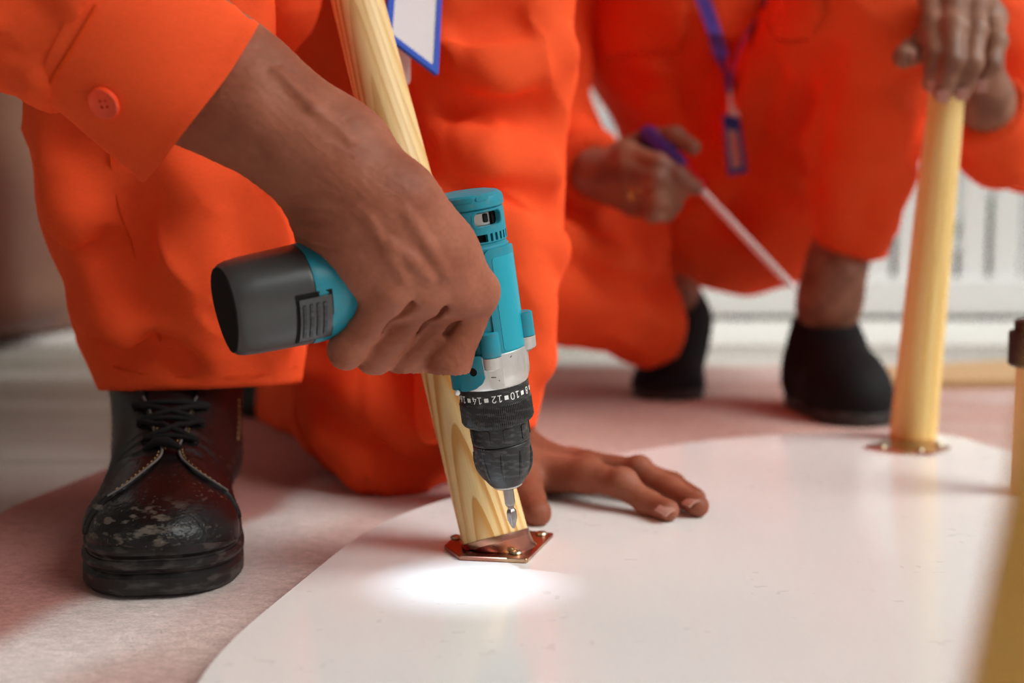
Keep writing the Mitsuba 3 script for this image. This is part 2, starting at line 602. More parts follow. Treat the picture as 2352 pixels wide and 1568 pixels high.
plastic('wood_deep', (0.92, 0.53, 0.13), 0.4, 0.4)
plastic('tan_wood', (0.56, 0.36, 0.17), 0.5, 0.3)
plastic('dark_cap', (0.022, 0.010, 0.008), 0.5, 0.4)
plastic('pot_dark', (0.02, 0.018, 0.02), 0.5, 0.4)
scene['leaf'] = {'type': 'principledthin', 'base_color': rgb(0.06, 0.22, 0.09), 'roughness': 0.5, 'diff_trans': 0.7}
plastic('hair', (0.006, 0.005, 0.0045), 0.85, 0.2)
plastic('eye', (0.6, 0.58, 0.55), 0.2, 0.5)

# ---------------------------------------------------------------- the setting

ZT = 0.022          # the table's upturned underside
ZR = 0.006          # the rug's top
FLOOR = join(box([-3.2, -2.2, -0.10], [3.4, 6.0, 0.0]))
add('floor', FLOOR, 'floor_tile')
tag('floor', kind='structure')
# unseen roof and walls on the left and behind, added to shape the daylight; open to the right and beyond the railing
add('added_roof', box([-3.2, -1.2, 2.60], [1.15, 3.3, 2.75]), 'wall_paint')  # added slab out of view, keeps the overhead sky off
tag('added_roof', kind='structure')
add('added_wall_left', box([-3.3, -2.2, 0.0], [-3.1, 6.0, 2.6]), 'wall_paint')  # added wall out of view, darkens the left side
tag('added_wall_left', kind='structure')
add('added_wall_front', box([-1.0, -1.35, 0.0], [0.9, -1.25, 2.6]), 'wall_paint')  # added wall behind the camera, cuts the frontal fill light
tag('added_wall_front', kind='structure')
# rug
rug = Polygon([(-0.437, -0.6), (-0.406, 1.128), (-0.352, 1.40), (-0.318, 1.58), (-0.28, 2.06), (1.7, 2.06), (1.7, -0.6)]).buffer(-0.004).buffer(0.004)
add('rug', prism(rug, 0.0005, ZR, bevel=0.0025), 'rug_pile')
tag('rug', 'low-pile rug in faded dusty pink and beige bands under the white table top', 'rug')

# white railing: bottom rail, posts and upright slats
RY = 2.86
add('balcony_railing__rail', join(box([-2.4, RY - 0.028, 0.012], [2.6, RY + 0.028, 0.088], 0.004)), 'white_paint')
add('balcony_railing__rail', join(box([-2.4, RY - 0.032, 1.05], [2.6, RY + 0.032, 1.10], 0.004)), 'white_paint')
slat = mikit.ply(box([-0.0255, -0.007, 0.085], [0.0255, 0.007, 1.06], 0.002), 'white_paint')
pitch = 0.0639
x0 = (2087 - W / 2) * RY / FPX
n = 0
for i in range(-56, 26):
    x = x0 + i * pitch
    if -2.35 < x < 2.5:
        scene['balcony_railing__slat' + (f'_{n:03d}' if n else '')] = {**slat, 'to_world': T4().translate([x, RY, 0])}
        n += 1
foot = mikit.ply(box([-0.02, -0.02, 0.0], [0.02, 0.02, 0.014], 0.002), 'dark_gap')
for i, u in enumerate((1290, 1700, 2085, 2285)):
    scene['balcony_railing__foot' + (f'_{i:03d}' if i else '')] = {**foot, 'to_world': T4().translate([(u - W / 2) * RY / FPX, RY, 0])}
tag('balcony_railing', 'white slatted balcony railing standing behind the crouching worker', 'railing')
add('trim_1', box([-2.4, RY - 0.50, 0.0], [2.6, RY - 0.05, 0.006], 0.001), 'threshold')
tag('trim_1', kind='structure')
add('trim_2', box([-2.6, RY + 0.05, 0.0], [2.6, RY + 0.14, 0.05], 0.004), 'wall_paint')
tag('trim_2', kind='structure')


def potted_plant(x, y, hpot, hleaf, label, seed):
    r = np.random.default_rng(seed)
    key = 'potted_plant' + (f'_{seed:03d}' if seed else '')
    pot = lathe([(0.028, 0.0), (0.034, 0.004), (0.038, hpot - 0.012), (0.041, hpot - 0.010), (0.041, hpot), (0.036, hpot), (0.032, hpot - 0.02)], 24)
    pot.apply_translation([x, y, 0])
    add(key + '__pot', pot, 'pot_dark', smooth=30)
    for k in range(9):
        a = r.uniform(0, 6.28)
        t = np.linspace(0, 1, 6)
        L = hleaf * r.uniform(0.75, 1.0)
        out = r.uniform(0.01, 0.05)
        pts = np.stack([x + np.cos(a) * out * t ** 1.5, y + np.sin(a) * out * t ** 1.5, hpot - 0.01 + L * t], 1)
        side = np.array([-np.sin(a), np.cos(a), 0]) * 0.011
        w = np.sin(np.pi * (0.12 + 0.86 * t))[:, None]
        rings = np.stack([pts + side * w, pts - side * w], 1).reshape(-1, 3)
        f = [[2 * i, 2 * i + 1, 2 * i + 3] for i in range(5)] + [[2 * i, 2 * i + 3, 2 * i + 2] for i in range(5)]
        add(key + '__leaf', trimesh.Trimesh(rings, f, process=False), 'leaf', smooth=True)
    tag(key, label, 'potted plant')


potted_plant(1.060, RY + 0.30, 0.160, 0.12, 'small green potted plant behind the railing, right of the rear table leg', 0)
potted_plant(0.846, RY + 0.30, 0.15, 0.10, 'dark potted plant behind the railing between the raised knee and the rear table leg', 1)
potted_plant(0.972, RY + 0.30, 0.13, 0.10, 'low potted plant behind the railing, mostly hidden by the rear table leg', 2)

# brown sofa end on the left
sx = -0.80
fs = Field()


def rbox(c, half, r):
    c, half = np.asarray(c, np.float32), np.asarray(half, np.float32) - r

    def f(p):
        q = np.abs(p - c) - half
        return np.linalg.norm(np.maximum(q, 0), axis=1) + np.minimum(q.max(1), 0) - r
    return f


sofa_T = trimesh.transformations.rotation_matrix(math.radians(-14), [0, 0, 1], [-0.77, 2.55, 0])


def sofa_part(key, c, half, r):
    F = Field().fn(rbox(c, half, r), 0)
    m = F.mesh(np.array(c) - half - 0.03, np.array(c) + half + 0.03, 0.012)
    m.apply_transform(sofa_T)
    add(key, m, 'sofa_leather', smooth=True)


sofa_part('sofa__base', [-1.24, 2.95, 0.20], np.array([0.46, 0.74, 0.19]), 0.05)
sofa_part('sofa__armrest', [-1.20, 2.33, 0.36], np.array([0.50, 0.13, 0.33]), 0.07)
sofa_part('sofa__seat_cushion', [-1.22, 3.05, 0.43], np.array([0.42, 0.55, 0.07]), 0.05)
for i, (xx, yy) in enumerate(((-0.83, 2.30), (-1.6, 2.30), (-0.83, 3.55), (-1.6, 3.55))):
    m = box([xx - 0.025, yy - 0.025, 0.0], [xx + 0.025, yy + 0.025, 0.02], 0.004)
    m.apply_transform(sofa_T)
    add('sofa__foot', m, 'dark_gap')
tag('sofa', 'brown leather sofa end standing on the floor behind the work boot', 'sofa')

# ---------------------------------------------------------------- the table, upside down on the rug
left_edge = [(450, 1568), (560, 1440), (650, 1365), (740, 1292), (860, 1208), (960, 1165), (1036, 1141)]
back_edge = [(1240, 1082), (1400, 1047), (1520, 1025), (1700, 1003), (1850, 994), (2000, 990), (2120, 992), (2210, 1004), (2290, 1028)]
edge = [G(u, v, ZT)[:2] for u, v in left_edge + back_edge]
edge += [(0.50, 1.25), (0.535, 1.10), (0.54, 0.85), (0.51, 0.55), (0.43, 0.28), (0.28, 0.10), (0.08, 0.06), (-0.07, 0.16), (-0.145, 0.36), (-0.166, 0.52)]
edge = spline(np.array(edge + edge[:1]), 241)[:-1]
top_poly = Polygon(edge).buffer(0.01).buffer(-0.01)
if not top_poly.exterior.is_ccw:
    top_poly = shapely.geometry.polygon.orient(top_poly)
add('table__top', prism(top_poly, ZR, ZT, bevel=0.0012), 'laminate')


def leg_mesh(base, tip, r0, r1, turn=0.0, n=72, k=40):
    x, y, z = basis(tip - base)
    L = np.linalg.norm(tip - base)
    a = np.arange(n + 1) / n * 2 * np.pi
    ss = np.r_[0, 0.0015, np.linspace(0.01, L - 0.004, k), L - 0.001, L]
    rr = np.interp(ss, [0, L], [r0, r1]) - np.where(ss == 0, 0.0012, 0) - np.where(ss == L, 0.003, 0)
    v = np.array([base + z * s + r * (np.cos(t) * x + np.sin(t) * y) for s, r in zip(ss, rr) for t in a])
    uv = np.array([[t + turn, s] for s in ss for t in a])
    K, N = len(ss), n + 1
    i, j = np.meshgrid(np.arange(K - 1), np.arange(n), indexing='ij')
    q = i * N + j
    f = np.concatenate([np.stack([q, q + 1, q + N + 1], -1).reshape(-1, 3), np.stack([q, q + N + 1, q + N], -1).reshape(-1, 3)])
    c0, c1 = len(v), len(v) + 1
    v = np.vstack([v, base, tip])
    uv = np.vstack([uv, [0, 0], [0, L]])
    j = np.arange(n)
    f = np.vstack([f, np.stack([j + 1, j, j * 0 + c0], 1), np.stack([(K - 1) * N + j, (K - 1) * N + j + 1, j * 0 + c1], 1)])
    return trimesh.Trimesh(v, f, process=False), uv


def screw_head(c, r=0.0042, slot=0.5):
    h = lathe([(r * 0.9, 0.0), (r, 0.0006), (r * 0.85, 0.0017), (r * 0.45, 0.0024), (0.0002, 0.0026)], 20)
    M = to_manifold(h)
    for a in (slot, slot + math.pi / 2):
        b = box([-r * 0.72, -r * 0.13, 0.0014], [r * 0.72, r * 0.13, 0.004])
        b.apply_transform(trimesh.transformations.rotation_matrix(a, [0, 0, 1]))
        M = M - to_manifold(b)
    m = from_manifold(M)
    m.apply_translation(c)
    return m


def mounting_plate(key, poly2, holes, screws, base, axis, r_leg, c):
    body = Polygon(poly2).buffer(-0.002).buffer(0.002)
    flat = prism(body, ZT + 0.0002, ZT + 0.0030, bevel=0.0005)
    # raised collar from the flat plate up to the slanted end of the leg
    x, y, z = basis(axis)
    n = 72
    a = np.arange(n) / n * 2 * np.pi
    end = base + z * 0.001
    rings = []
    for t in np.linspace(0, 1, 14):
        r0 = 0.0250
        low = np.stack([c[0] + r0 * np.cos(a), c[1] + r0 * np.sin(a), a * 0 + ZT + 0.0026], 1)
        ang = [math.atan2((p - low.mean(0))[1], (p - low.mean(0))[0]) for p in low]
        up = []
        for al in ang:
            d = np.array([math.cos(al), math.sin(al), 0])
            d = unit(d - z * (d @ z))
            up.append(end + d * (r_leg + 0.0008))
        up = np.array(up)
        w = t ** 0.75
        hgt = t ** 1.6
        q = low * (1 - w) + up * w
        q[:, 2] = low[:, 2] * (1 - hgt) + up[:, 2] * hgt
        rings.append(q)
    lip = rings[-1] + (end - rings[-1]) * 0.03 - z * 0.004
    rings.append(lip)
    collar = loft(rings, caps=False)
    flat = to_manifold(flat)
    for h in holes:
        cyl = trimesh.creation.cylinder(0.0034, 0.02, sections=24)
        cyl.apply_translation([h[0], h[1], ZT])
        flat = flat - to_manifold(cyl)
    add(key, join(from_manifold(flat), collar), 'zinc', smooth=35)
    for i, s in enumerate(screws):
        add(key + '__screw', screw_head([s[0], s[1], ZT + 0.0030], slot=0.4 + i), 'screw_metal', smooth=25)


# front leg (the one being fastened)
base1, tip1 = P(1138, 1235, 0.942), P(800, -80, 0.990)
ax1 = unit(tip1 - base1)
bx1, by1, _ = basis(ax1)
to_cam = EYE - base1
m, uv = leg_mesh(base1, tip1, 0.0222, 0.0178, turn=-math.atan2(to_cam @ by1, to_cam @ bx1) + 0.2)
uv[:, 0] = (uv[:, 0] + np.pi) % (2 * np.pi) - np.pi
add('table__leg', m, 'wood', smooth=True, uv=uv)
plate1 = [G(u, v, ZT)[:2] for u, v in ((1020, 1262), (1055, 1287), (1211, 1294), (1272, 1233), (1213, 1227), (1120, 1223), (1066, 1233), (1040, 1243))]
hB = G(1077, 1279, ZT)[:2]
mounting_plate('table__mounting_plate', plate1, [hB], [G(1185, 1281, ZT)[:2], G(1243, 1237, ZT)[:2], G(1048, 1246, ZT)[:2]], base1, ax1, 0.0222, G(1151, 1258, ZT)[:2])
# rear leg, steadied by the crouching worker
base2, tip2 = P(2096, 1007, 1.372), P(2184, 112, 1.33)
ax2 = unit(tip2 - base2)
m, uv = leg_mesh(base2, tip2, 0.0222, 0.0160, turn=2.2)
add('table__leg', m, 'wood_amber', smooth=True, uv=uv)
o2 = G(2085, 1031, ZT)[:2]
plate2 = [o2 + np.array(q) for q in ((-0.040, 0.002), (-0.012, -0.030), (0.013, -0.031), (0.040, 0.0), (0.012, 0.030), (-0.013, 0.031))]
mounting_plate('table__mounting_plate', plate2, [], [o2 + np.array(q) for q in ((-0.026, -0.008), (0.004, -0.024), (0.030, 0.004))], base2, ax2, 0.0222, o2)
# near leg, far out of focus at the right edge
base3 = np.array([0.0970, 0.288, ZT + 0.008])
tip3 = base3 + np.array([0.056, -0.004, 0.372])
ax3 = unit(tip3 - base3)
m, uv = leg_mesh(base3, tip3, 0.0222, 0.0165, turn=0.5)
add('table__leg', m, 'wood_deep', smooth=True, uv=uv)
plate3 = [base3[:2] + np.array(q) for q in ((-0.040, 0.0), (-0.013, -0.031), (0.013, -0.031), (0.040, 0.0), (0.013, 0.031), (-0.013, 0.031))]
mounting_plate('table__mounting_plate', plate3, [], [base3[:2] + np.array(q) for q in ((-0.024, 0.016), (0.024, 0.016), (0.024, -0.016), (-0.024, -0.016))], base3, ax3, 0.0222, base3[:2])
tag('table', 'white round-edged table lying upside down on the rug while its wooden legs are screwed on', 'table')
labels['table__leg'] = {'label': 'pale pine leg being fastened beneath the drill'}
labels['table__leg_001'] = {'label': 'amber varnished leg held upright by the crouching worker'}
labels['table__leg_002'] = {'label': 'blurred amber leg at the right edge nearest the camera'}

# plank and capped post at the right
pl = [G(1985, 893, ZR)[:2], G(2360, 888, ZR)[:2], G(2360, 842, ZR)[:2], G(2000, 862, ZR)[:2]]
pl = Polygon(pl).convex_hull.union(shapely.box(0.8, pl[1][1], 1.1, pl[2][1]))
add('wooden_board', prism(pl.convex_hull, ZR, ZR + 0.012, bevel=0.002), 'tan_wood')
tag('wooden_board', 'flat tan wooden board lying on the rug behind the rear table leg', 'board')
pz = 1.12
pb = P(2380, 1090, pz)
pb[2] = ZT
post = box([pb[0] - 0.0145, pb[1] - 0.0145, ZT], [pb[0] + 0.0145, pb[1] + 0.0145, P(2380, 835, pz)[2]], 0.002)
add('wooden_post__shaft', post, 'wood_amber', uv=np.c_[post.vertices[:, 0] * 60, post.vertices[:, 2]])
z1, z2, z3 = P(2380, 838, pz)[2], P(2380, 757, pz)[2], P(2380, 731, pz)[2]
cap = lathe([(0.022, z1), (0.0245, z1 + 0.002), (0.0245, z2 - 0.001), (0.0235, z2), (0.0205, z2 + 0.0005), (0.0205, z3 - 0.002), (0.018, z3)], 40)
cap.apply_translation([pb[0], pb[1], 0])
add('wooden_post__cap', cap, 'dark_cap', smooth=35)
tag('wooden_post', 'short wooden post with a dark brown cap at the right edge of the table top', 'post')

# ---------------------------------------------------------------- cordless drill
DT, DB = P(1070, 445, 0.855), P(1180, 1212, 0.900)
DL = np.linalg.norm(DB - DT)
ea = unit(DB - DT)
SH = DL * (648 - 445) / 767.0
hb = P(520, 712, 0.800) - (DT + ea * SH)
SH = SH + hb @ ea          # the handle leaves the body squarely
hb = P(520, 712, 0.800) - (DT + ea * SH)
eh = unit(hb - ea * (hb @ ea))
en = np.cross(ea, eh)
DM = frame_matrix(DT, eh, en, ea)
HLEN = hb @ eh


def S(v):
    return DL * (v - 445) / 767.0


def D(x, y, s):
    return DT + eh * x + en * y + ea * s


def drill_part(key, mesh, bsdf, smooth=30):
    m = mesh.copy()
    m.apply_transform(DM)
    return add('cordless_drill__' + key, m, bsdf, smooth=smooth)


def rad(deg):
    return math.radians(deg)


cam = np.linalg.inv(DM)[:3, :3] @ (EYE - D(0, 0, S(700)))
WRAP_TURN = math.atan2(-cam[0], -cam[1])      # so that angle 0 faces the side the photograph shows
RB = 0.0212
# housing with a hollow behind its vents
outer = to_manifold(lathe([(0.0188, S(474)), (RB - 0.0004, S(477)), (RB, S(484)), (RB, S(548)), (RB - 0.0008, S(551)), (RB - 0.0008, S(556)), (RB + 0.0003, S(560)), (RB + 0.0006, S(792))], 96))
inner = to_manifold(lathe([(RB - 0.0032, S(479)), (RB - 0.0032, S(700))], 64))
stad = lambda a0, a1, s0, s1, r, t0, t1, R=RB: wrap(flat_poly(rrect(R * rad(a0), s0, R * rad(a1), s1, r), t0, t1), R)
housing = outer - inner
housing = housing - to_manifold(stad(7, 60, S(482), S(512), 0.0032, -0.008, 0.006))
housing = housing - to_manifold(stad(-8, 26, S(529), S(546), 0.0006, -0.008, 0.006))
for a in (31, 41, 51.5, 62, 73):
    housing = housing - to_manifold(stad(a, a + 5, S(529), S(546), 0.0004, -0.008, 0.006))
# grip stem: the housing runs into the handle
stem = Field()
stem.chain([(0.004, 0.001, SH), (0.05, 0.001, SH + 0.0015), (0.088, 0.0, SH + 0.001)], [0.0175, 0.0150, 0.0195], k=0.02)
stem.chain([(0.086, 0.0, SH), (0.100, 0.0, SH)], [0.0215, 0.0262], k=0.015)
stem.cut((0.1085, 0, 0), (1, 0, 0))
add_stem = stem.mesh([-0.03, -0.04, SH - 0.045], [0.118, 0.04, SH + 0.045], 0.0014)
drill_part('housing', from_manifold(housing), 'teal', smooth=28)
drill_part('handle', add_stem, 'teal', smooth=True)
# raised rim round the large vent
rim = rrect(RB * rad(2.5), S(477.5), RB * rad(64), S(516), 0.0045).difference(rrect(RB * rad(5.5), S(480.5), RB * rad(61), S(513.5), 0.0036))
drill_part('housing__vent_rim', wrap(flat_poly(rim, -0.0004, 0.00035), RB), 'teal')
# end cap, slightly domed with moulded grooves
cap = lathe([(0.0206, S(476)), (0.0218, S(473)), (0.0220, S(460)), (0.0214, S(451)), (0.0190, S(444)), (0.0140, S(440)), (0.007, S(438)), (0.0005, S(437.5))], 96)
drill_part('end_cap', cap, 'teal', smooth=25)
for a0, a1 in ((-30, 8), (14, 36)):
    drill_part('end_cap__ridge', wrap(flat_poly(rrect(0.0212 * rad(a0), S(447), 0.0212 * rad(a1), S(457), 0.0012), 0.0, 0.0011), 0.0212), 'teal')
# the motor seen through the vents
mot = lathe([(0.0005, S(481)), (0.0150, S(481)), (0.0160, S(486)), (0.0160, S(516)), (0.0150, S(520)), (0.0166, S(524)), (0.0166, S(640)), (0.0005, S(640))], 48)
drill_part('motor', mot, 'steel')
drill_part('motor__winding', stad(30, 40, S(487), S(506), 0.0008, -0.0035, 0.0004, 0.0166), 'dark_gap')
drill_part('motor__winding', stad(50, 66, S(482), S(512), 0.0008, -0.0035, 0.0006, 0.0166), 'dark_gap')
drill_part('motor__winding', stad(6, 30, S(529), S(546), 0.0006, -0.0035, 0.0004, 0.0170), 'dark_gap')
# raised grip pad with an inset face, and the stepped panels beside it
RP = RB + 0.0004
drill_part('grip_pad', join(wrap(flat_poly(rrect(RP * rad(12), S(561), RP * rad(86), S(790), 0.005), -0.001, 0.0020), RP)), 'teal')
drill_part('grip_pad__inset', wrap(flat_poly(rrect(RP * rad(24), S(580), RP * rad(74), S(785), 0.002), 0.0005, 0.00235), RP), 'teal_gloss')
drill_part('side_panel', wrap(flat_poly(rrect(RP * rad(-24), S(561), RP * rad(9.5), S(588), 0.001), -0.001, 0.0009), RP), 'teal')
drill_part('side_panel', wrap(flat_poly(rrect(RP * rad(-24), S(592), RP * rad(9.5), S(624), 0.001), -0.001, 0.0005), RP), 'teal')
drill_part('side_panel', wrap(flat_poly(rrect(RP * rad(-24), S(627), RP * rad(9.5), S(738), 0.001), -0.001, 0.0008), RP), 'teal')
mark = rrect(RP * rad(-14), S(707), RP * rad(3), S(729), 0.001)
drill_part('side_panel__mark', wrap(flat_poly(mark.difference(mark.buffer(-0.0004)), 0.0, 0.0011), RP), 'teal')
# gear case of cast silver metal
gear = lathe([(RB, S(786)), (0.0238, S(789)), (0.0242, S(793)), (0.0240, S(838)), (0.0236, S(850)), (0.0224, S(862)), (0.0219, S(866)), (0.0214, S(868))], 96)
drill_part('gear_case', gear, 'silver', smooth=35)
drill_part('gear_case__rib', wrap(flat_poly(rrect(0.0238 * rad(-3), S(800), 0.0238 * rad(16), S(862), 0.001), -0.002, 0.0012), 0.0238), 'silver')
# four screw bosses: teal sleeve, silver foot, screw
for i, a in enumerate((4, 84, 164, 244)):
    cx, cy = -0.0212 * math.sin(rad(a) + WRAP_TURN), -0.0212 * math.cos(rad(a) + WRAP_TURN)
    if i == 1:
        cx *= 1.12
        cy *= 1.12
    up = -22 if i == 1 else 0
    tl = lathe([(0.0048, S(738 + up)), (0.0062, S(741 + up)), (0.0062, S(792 + up))], 32)
    tl.apply_translation([cx, cy, 0])
    drill_part('screw_boss', tl, 'teal')
    key = 'cordless_drill__screw_boss' + (f'_{i:03d}' if i else '')
    ft = lathe([(0.0063, S(793 + up)), (0.0060, S(818 + up)), (0.0052, S(821 + up))], 32)
    ft.apply_translation([cx, cy, 0])
    ft.apply_transform(DM)
    add(key + '__foot', ft, 'silver', smooth=30)
    sc = lathe([(0.0034, S(820 + up)), (0.0034, S(825 + up)), (0.002, S(828 + up))], 24)
    sc.apply_translation([cx, cy, 0])
    sc.apply_transform(DM)
    add(key + '__screw', sc, 'steel', smooth=30)
# teal nose beside the trigger, with a round opening, filled dark, and the work lamp
RN = 0.0247
nose = Polygon([(RN * rad(-88), S(786)), (RN * rad(-12), S(786)), (RN * rad(-10), S(836)), (RN * rad(-15), S(848)), (RN * rad(-25), S(858)), (RN * rad(-40), S(864)), (RN * rad(-88), S(868))])
nose = nose.buffer(-0.0006).buffer(0.0006)
hole_disc = Point(RN * rad(-26), S(820)).buffer(0.0026, quad_segs=8)
drill_part('nose', wrap(flat_poly(nose.difference(hole_disc), -0.004, 0.0006), RN), 'teal', smooth=28)
drill_part('nose__hole_disc', wrap(flat_poly(hole_disc.buffer(0.0003), -0.004, 0.0000), RN), 'dark_gap')  # dark disc paints the shade inside the opening
drill_part('trigger', wrap(flat_poly(rrect(RN * rad(-42), S(744), RN * rad(-33), S(800), 0.001), -0.004, 0.0012), RN), 'black_plastic')
# torque ring: printed band and knurled rim
band = lathe([(0.0204, S(867)), (0.0218, S(869)), (0.0220, S(905)), (0.0220, S(909))], 96)
drill_part('torque_ring', band, 'black_plastic', smooth=35)
kn, rows = 112, []
a = np.arange(kn * 4) / (kn * 4) * 2 * np.pi
tooth = np.array([0.0, 0.00045, 0.00045, 0.0])[np.arange(kn * 4) % 4]
for s, r, amp in ((S(903), 0.0216, 0.6), (S(906), 0.0221, 1), (S(948), 0.0222, 1), (S(954), 0.0215, 0.8), (S(958), 0.0203, 0.2), (S(959), 0.0186, 0)):
    rr = r + tooth * amp
    rows.append(np.stack([rr * np.cos(a), rr * np.sin(a), a * 0 + s], 1))
drill_part('torque_ring__knurling', loft(rows), 'black_plastic', smooth=20)
RT = 0.0219


def ring_text(t, deg):
    m = meshkit.text_mesh(t, 0.0044, 0.0002, bold=False)
    b = m.bounds
    m.apply_translation([-(b[0, 0] + b[1, 0]) / 2, -(b[0, 1] + b[1, 1]) / 2, 0])
    m.vertices[:, 0] *= 0.92
    m.apply_transform(trimesh.transformations.rotation_matrix(math.pi, [0, 0, 1]))
    m.vertices[:, 1] *= -1      # s grows downwards
    m.vertices[:, 0] *= 1
    m.faces = m.faces[:, ::-1]
    m.apply_translation([RT * rad(deg), S(888), 0.0])
    return wrap(m, RT, edge=0.0022)


for t, deg in (('16', -64), ('14', -31), ('12', 2.5), ('10', 33.5), ('8', 64)):
    drill_part('torque_ring__numeral', ring_text(t, deg), 'print_white')
for deg in (-80, -46.5, -14.5, 18.2, 50, 80):
    drill_part('torque_ring__square_mark', wrap(flat_poly(rrect(RT * rad(deg) - 0.0013, S(888) - 0.0013, RT * rad(deg) + 0.0013, S(888) + 0.0013, 0.0001), 0.0, 0.0002), RT), 'print_white')
# keyless chuck: two sleeves with moulded flutes, metal nose
drill_part('chuck', join(lathe([(0.0170, S(957)), (0.0183, S(960)), (0.0184, S(985)), (0.0182, S(1001)), (0.0177, S(1003))], 72),
                         lathe([(0.0176, S(1004)), (0.0181, S(1006)), (0.0180, S(1035)), (0.0168, S(1062)), (0.0140, S(1086)), (0.0112, S(1101)), (0.0100, S(1105))], 72)), 'black_plastic', smooth=35)
for k in range(9):
    a0 = k * 40.0 + 6
    drill_part('chuck__flute', wrap(flat_poly(rrect(0.0182 * rad(a0), S(962), 0.0182 * rad(a0 + 13), S(994), 0.001), -0.001, 0.0007), 0.0182), 'black_plastic', smooth=40)
    t = np.linspace(0, 1, 9)
    sv = S(1018) + (S(1088) - S(1018)) * t
    rr = np.interp(sv, [S(1006), S(1035), S(1062), S(1086), S(1101)], [0.0181, 0.0180, 0.0168, 0.0140, 0.0112])
    aa = rad(a0 + 6) + 0.0 * t
    pts = np.stack([-rr * np.sin(aa), -rr * np.cos(aa), sv], 1)
    drill_part('chuck__flute', tube(pts, 0.0013 * np.sin(np.pi * (0.12 + 0.8 * t)), 8), 'black_plastic', smooth=True)
drill_part('chuck__collar', lathe([(0.0093, S(1104)), (0.0094, S(1109)), (0.0080, S(1112))], 48), 'silver', smooth=35)
# hexagonal screwdriver bit with a notch and a cross point
hexa = lambda r, s: (r, s)
bit = lathe([(0.00352, S(1108)), (0.00352, S(1152)), (0.0031, S(1156)), (0.0022, S(1160)), (0.0022, S(1165)), (0.0031, S(1170)), (0.00345, S(1174)), (0.0034, S(1190)), (0.0019, S(1204)), (0.0008, S(1212))], 6)
B = to_manifold(bit)
for k in range(4):
    w = lathe([(0.0001, S(1178)), (0.0013, S(1196)), (0.0014, S(1214))], 12)
    w.apply_translation([0.0030 * math.cos(rad(45 + 90 * k)), 0.0030 * math.sin(rad(45 + 90 * k)), 0])
    B = B - to_manifold(w)
drill_part('bit', from_manifold(B), 'bit_steel', smooth=20)

# battery: egg-shaped shell that slides into the handle's foot


def egg(x, ry, rz, n=72, shift=0.0):
    t = np.arange(n) / n * 2 * np.pi
    c, s = np.cos(t), np.sin(t)
    y = ry * c * (1 - 0.20 * s)
    z = rz * s + shift
    return np.stack([t * 0 + x, y, SH + z], 1)


foot_x = 0.1105
rings = [egg(x, r, r * 1.04) for x, r in ((0.080, 0.0195), (0.088, 0.0262), (0.094, 0.0278), (0.108, 0.0283), (foot_x, 0.0280))]
drill_part('handle__collar', loft(rings), 'teal', smooth=40)
BX = HLEN + 0.001
rings = [egg(x, r, r * 1.05) for x, r in ((foot_x + 0.0003, 0.0274), (foot_x + 0.002, 0.0277), (BX - 0.014, 0.0268), (BX - 0.006, 0.0260), (BX - 0.0025, 0.0250), (BX - 0.0008, 0.0238))]
drill_part('battery', loft(rings), 'battery_shell', smooth=40)
drill_part('battery__end_face', loft([egg(BX - 0.0014, 0.0236, 0.0248), egg(BX, 0.0233, 0.0245), egg(BX + 0.0004, 0.0222, 0.0234)]), 'battery_cap', smooth=30)


def egg_patch(x0, x1, t0, t1, lift, r=0.0276, n=10):
    """A slab bent onto the battery's flank, between angles t0 and t1 (radians)."""
    tt = np.linspace(t0, t1, n)
    out, inn = [], []
    for t in tt:
        c, s = math.cos(t), math.sin(t)
        for L, R in ((out, r + lift), (inn, r - 0.002)):
            L.append((R * c * (1 - 0.20 * s), SH + R * 1.05 * s))
    outline = np.array(out + inn[::-1])
    return loft([np.c_[np.full(len(outline), x), outline] for x in (x0, x1)])


qa, qb = math.radians(180 + 3), math.radians(180 - 52)
drill_part('battery__button_frame', egg_patch(foot_x - 0.009, foot_x + 0.0125, qa + 0.10, qb - 0.10, 0.0006), 'dark_gap', smooth=30)
drill_part('battery__release_button', egg_patch(foot_x - 0.008, foot_x + 0.0110, qa, qb, 0.0017), 'battery_shell', smooth=30)
for k in range(4):
    x = foot_x - 0.0045 + k * 0.0040
    drill_part('battery__button_ridge', egg_patch(x, x + 0.0018, qa - 0.12, qb + 0.14, 0.0027), 'black_plastic', smooth=30)
tag('cordless_drill', 'teal and black cordless drill driver held point down over the table leg plate', 'drill')
labels['cordless_drill__gear_case'] = {'label': 'chipped silver gear case'}
labels['cordless_drill__battery'] = {'label': 'dark grey stick battery'}
labels['cordless_drill__bit'] = {'label': 'steel cross-point screwdriver bit'}
# the drill's work lamp
lamp_at = D(0.0268, -0.006, S(866))
lens = trimesh.creation.icosphere(subdivisions=2, radius=0.0017)
lens.apply_translation(lamp_at)
add('cordless_drill__work_lamp', lens, 'white_plastic', smooth=True)
aim = G(1075, 1340, ZT)
scene['lamp_beam'] = {'type': 'spot', 'to_world': T4().look_at(origin=(lamp_at + unit(aim - lamp_at) * 0.0030).tolist(), target=aim.tolist(), up=[0, 1, 0]),
                      'intensity': rgb(0.021, 0.026, 0.031), 'cutoff_angle': 33.0, 'beam_width': 0.5}

# ---------------------------------------------------------------- the worker with the drill


def plane_cut(o, n, k=0.0):
    return o, n, k


def bend(p, q, f=0.5):
    return p * (1 - f) + q * f


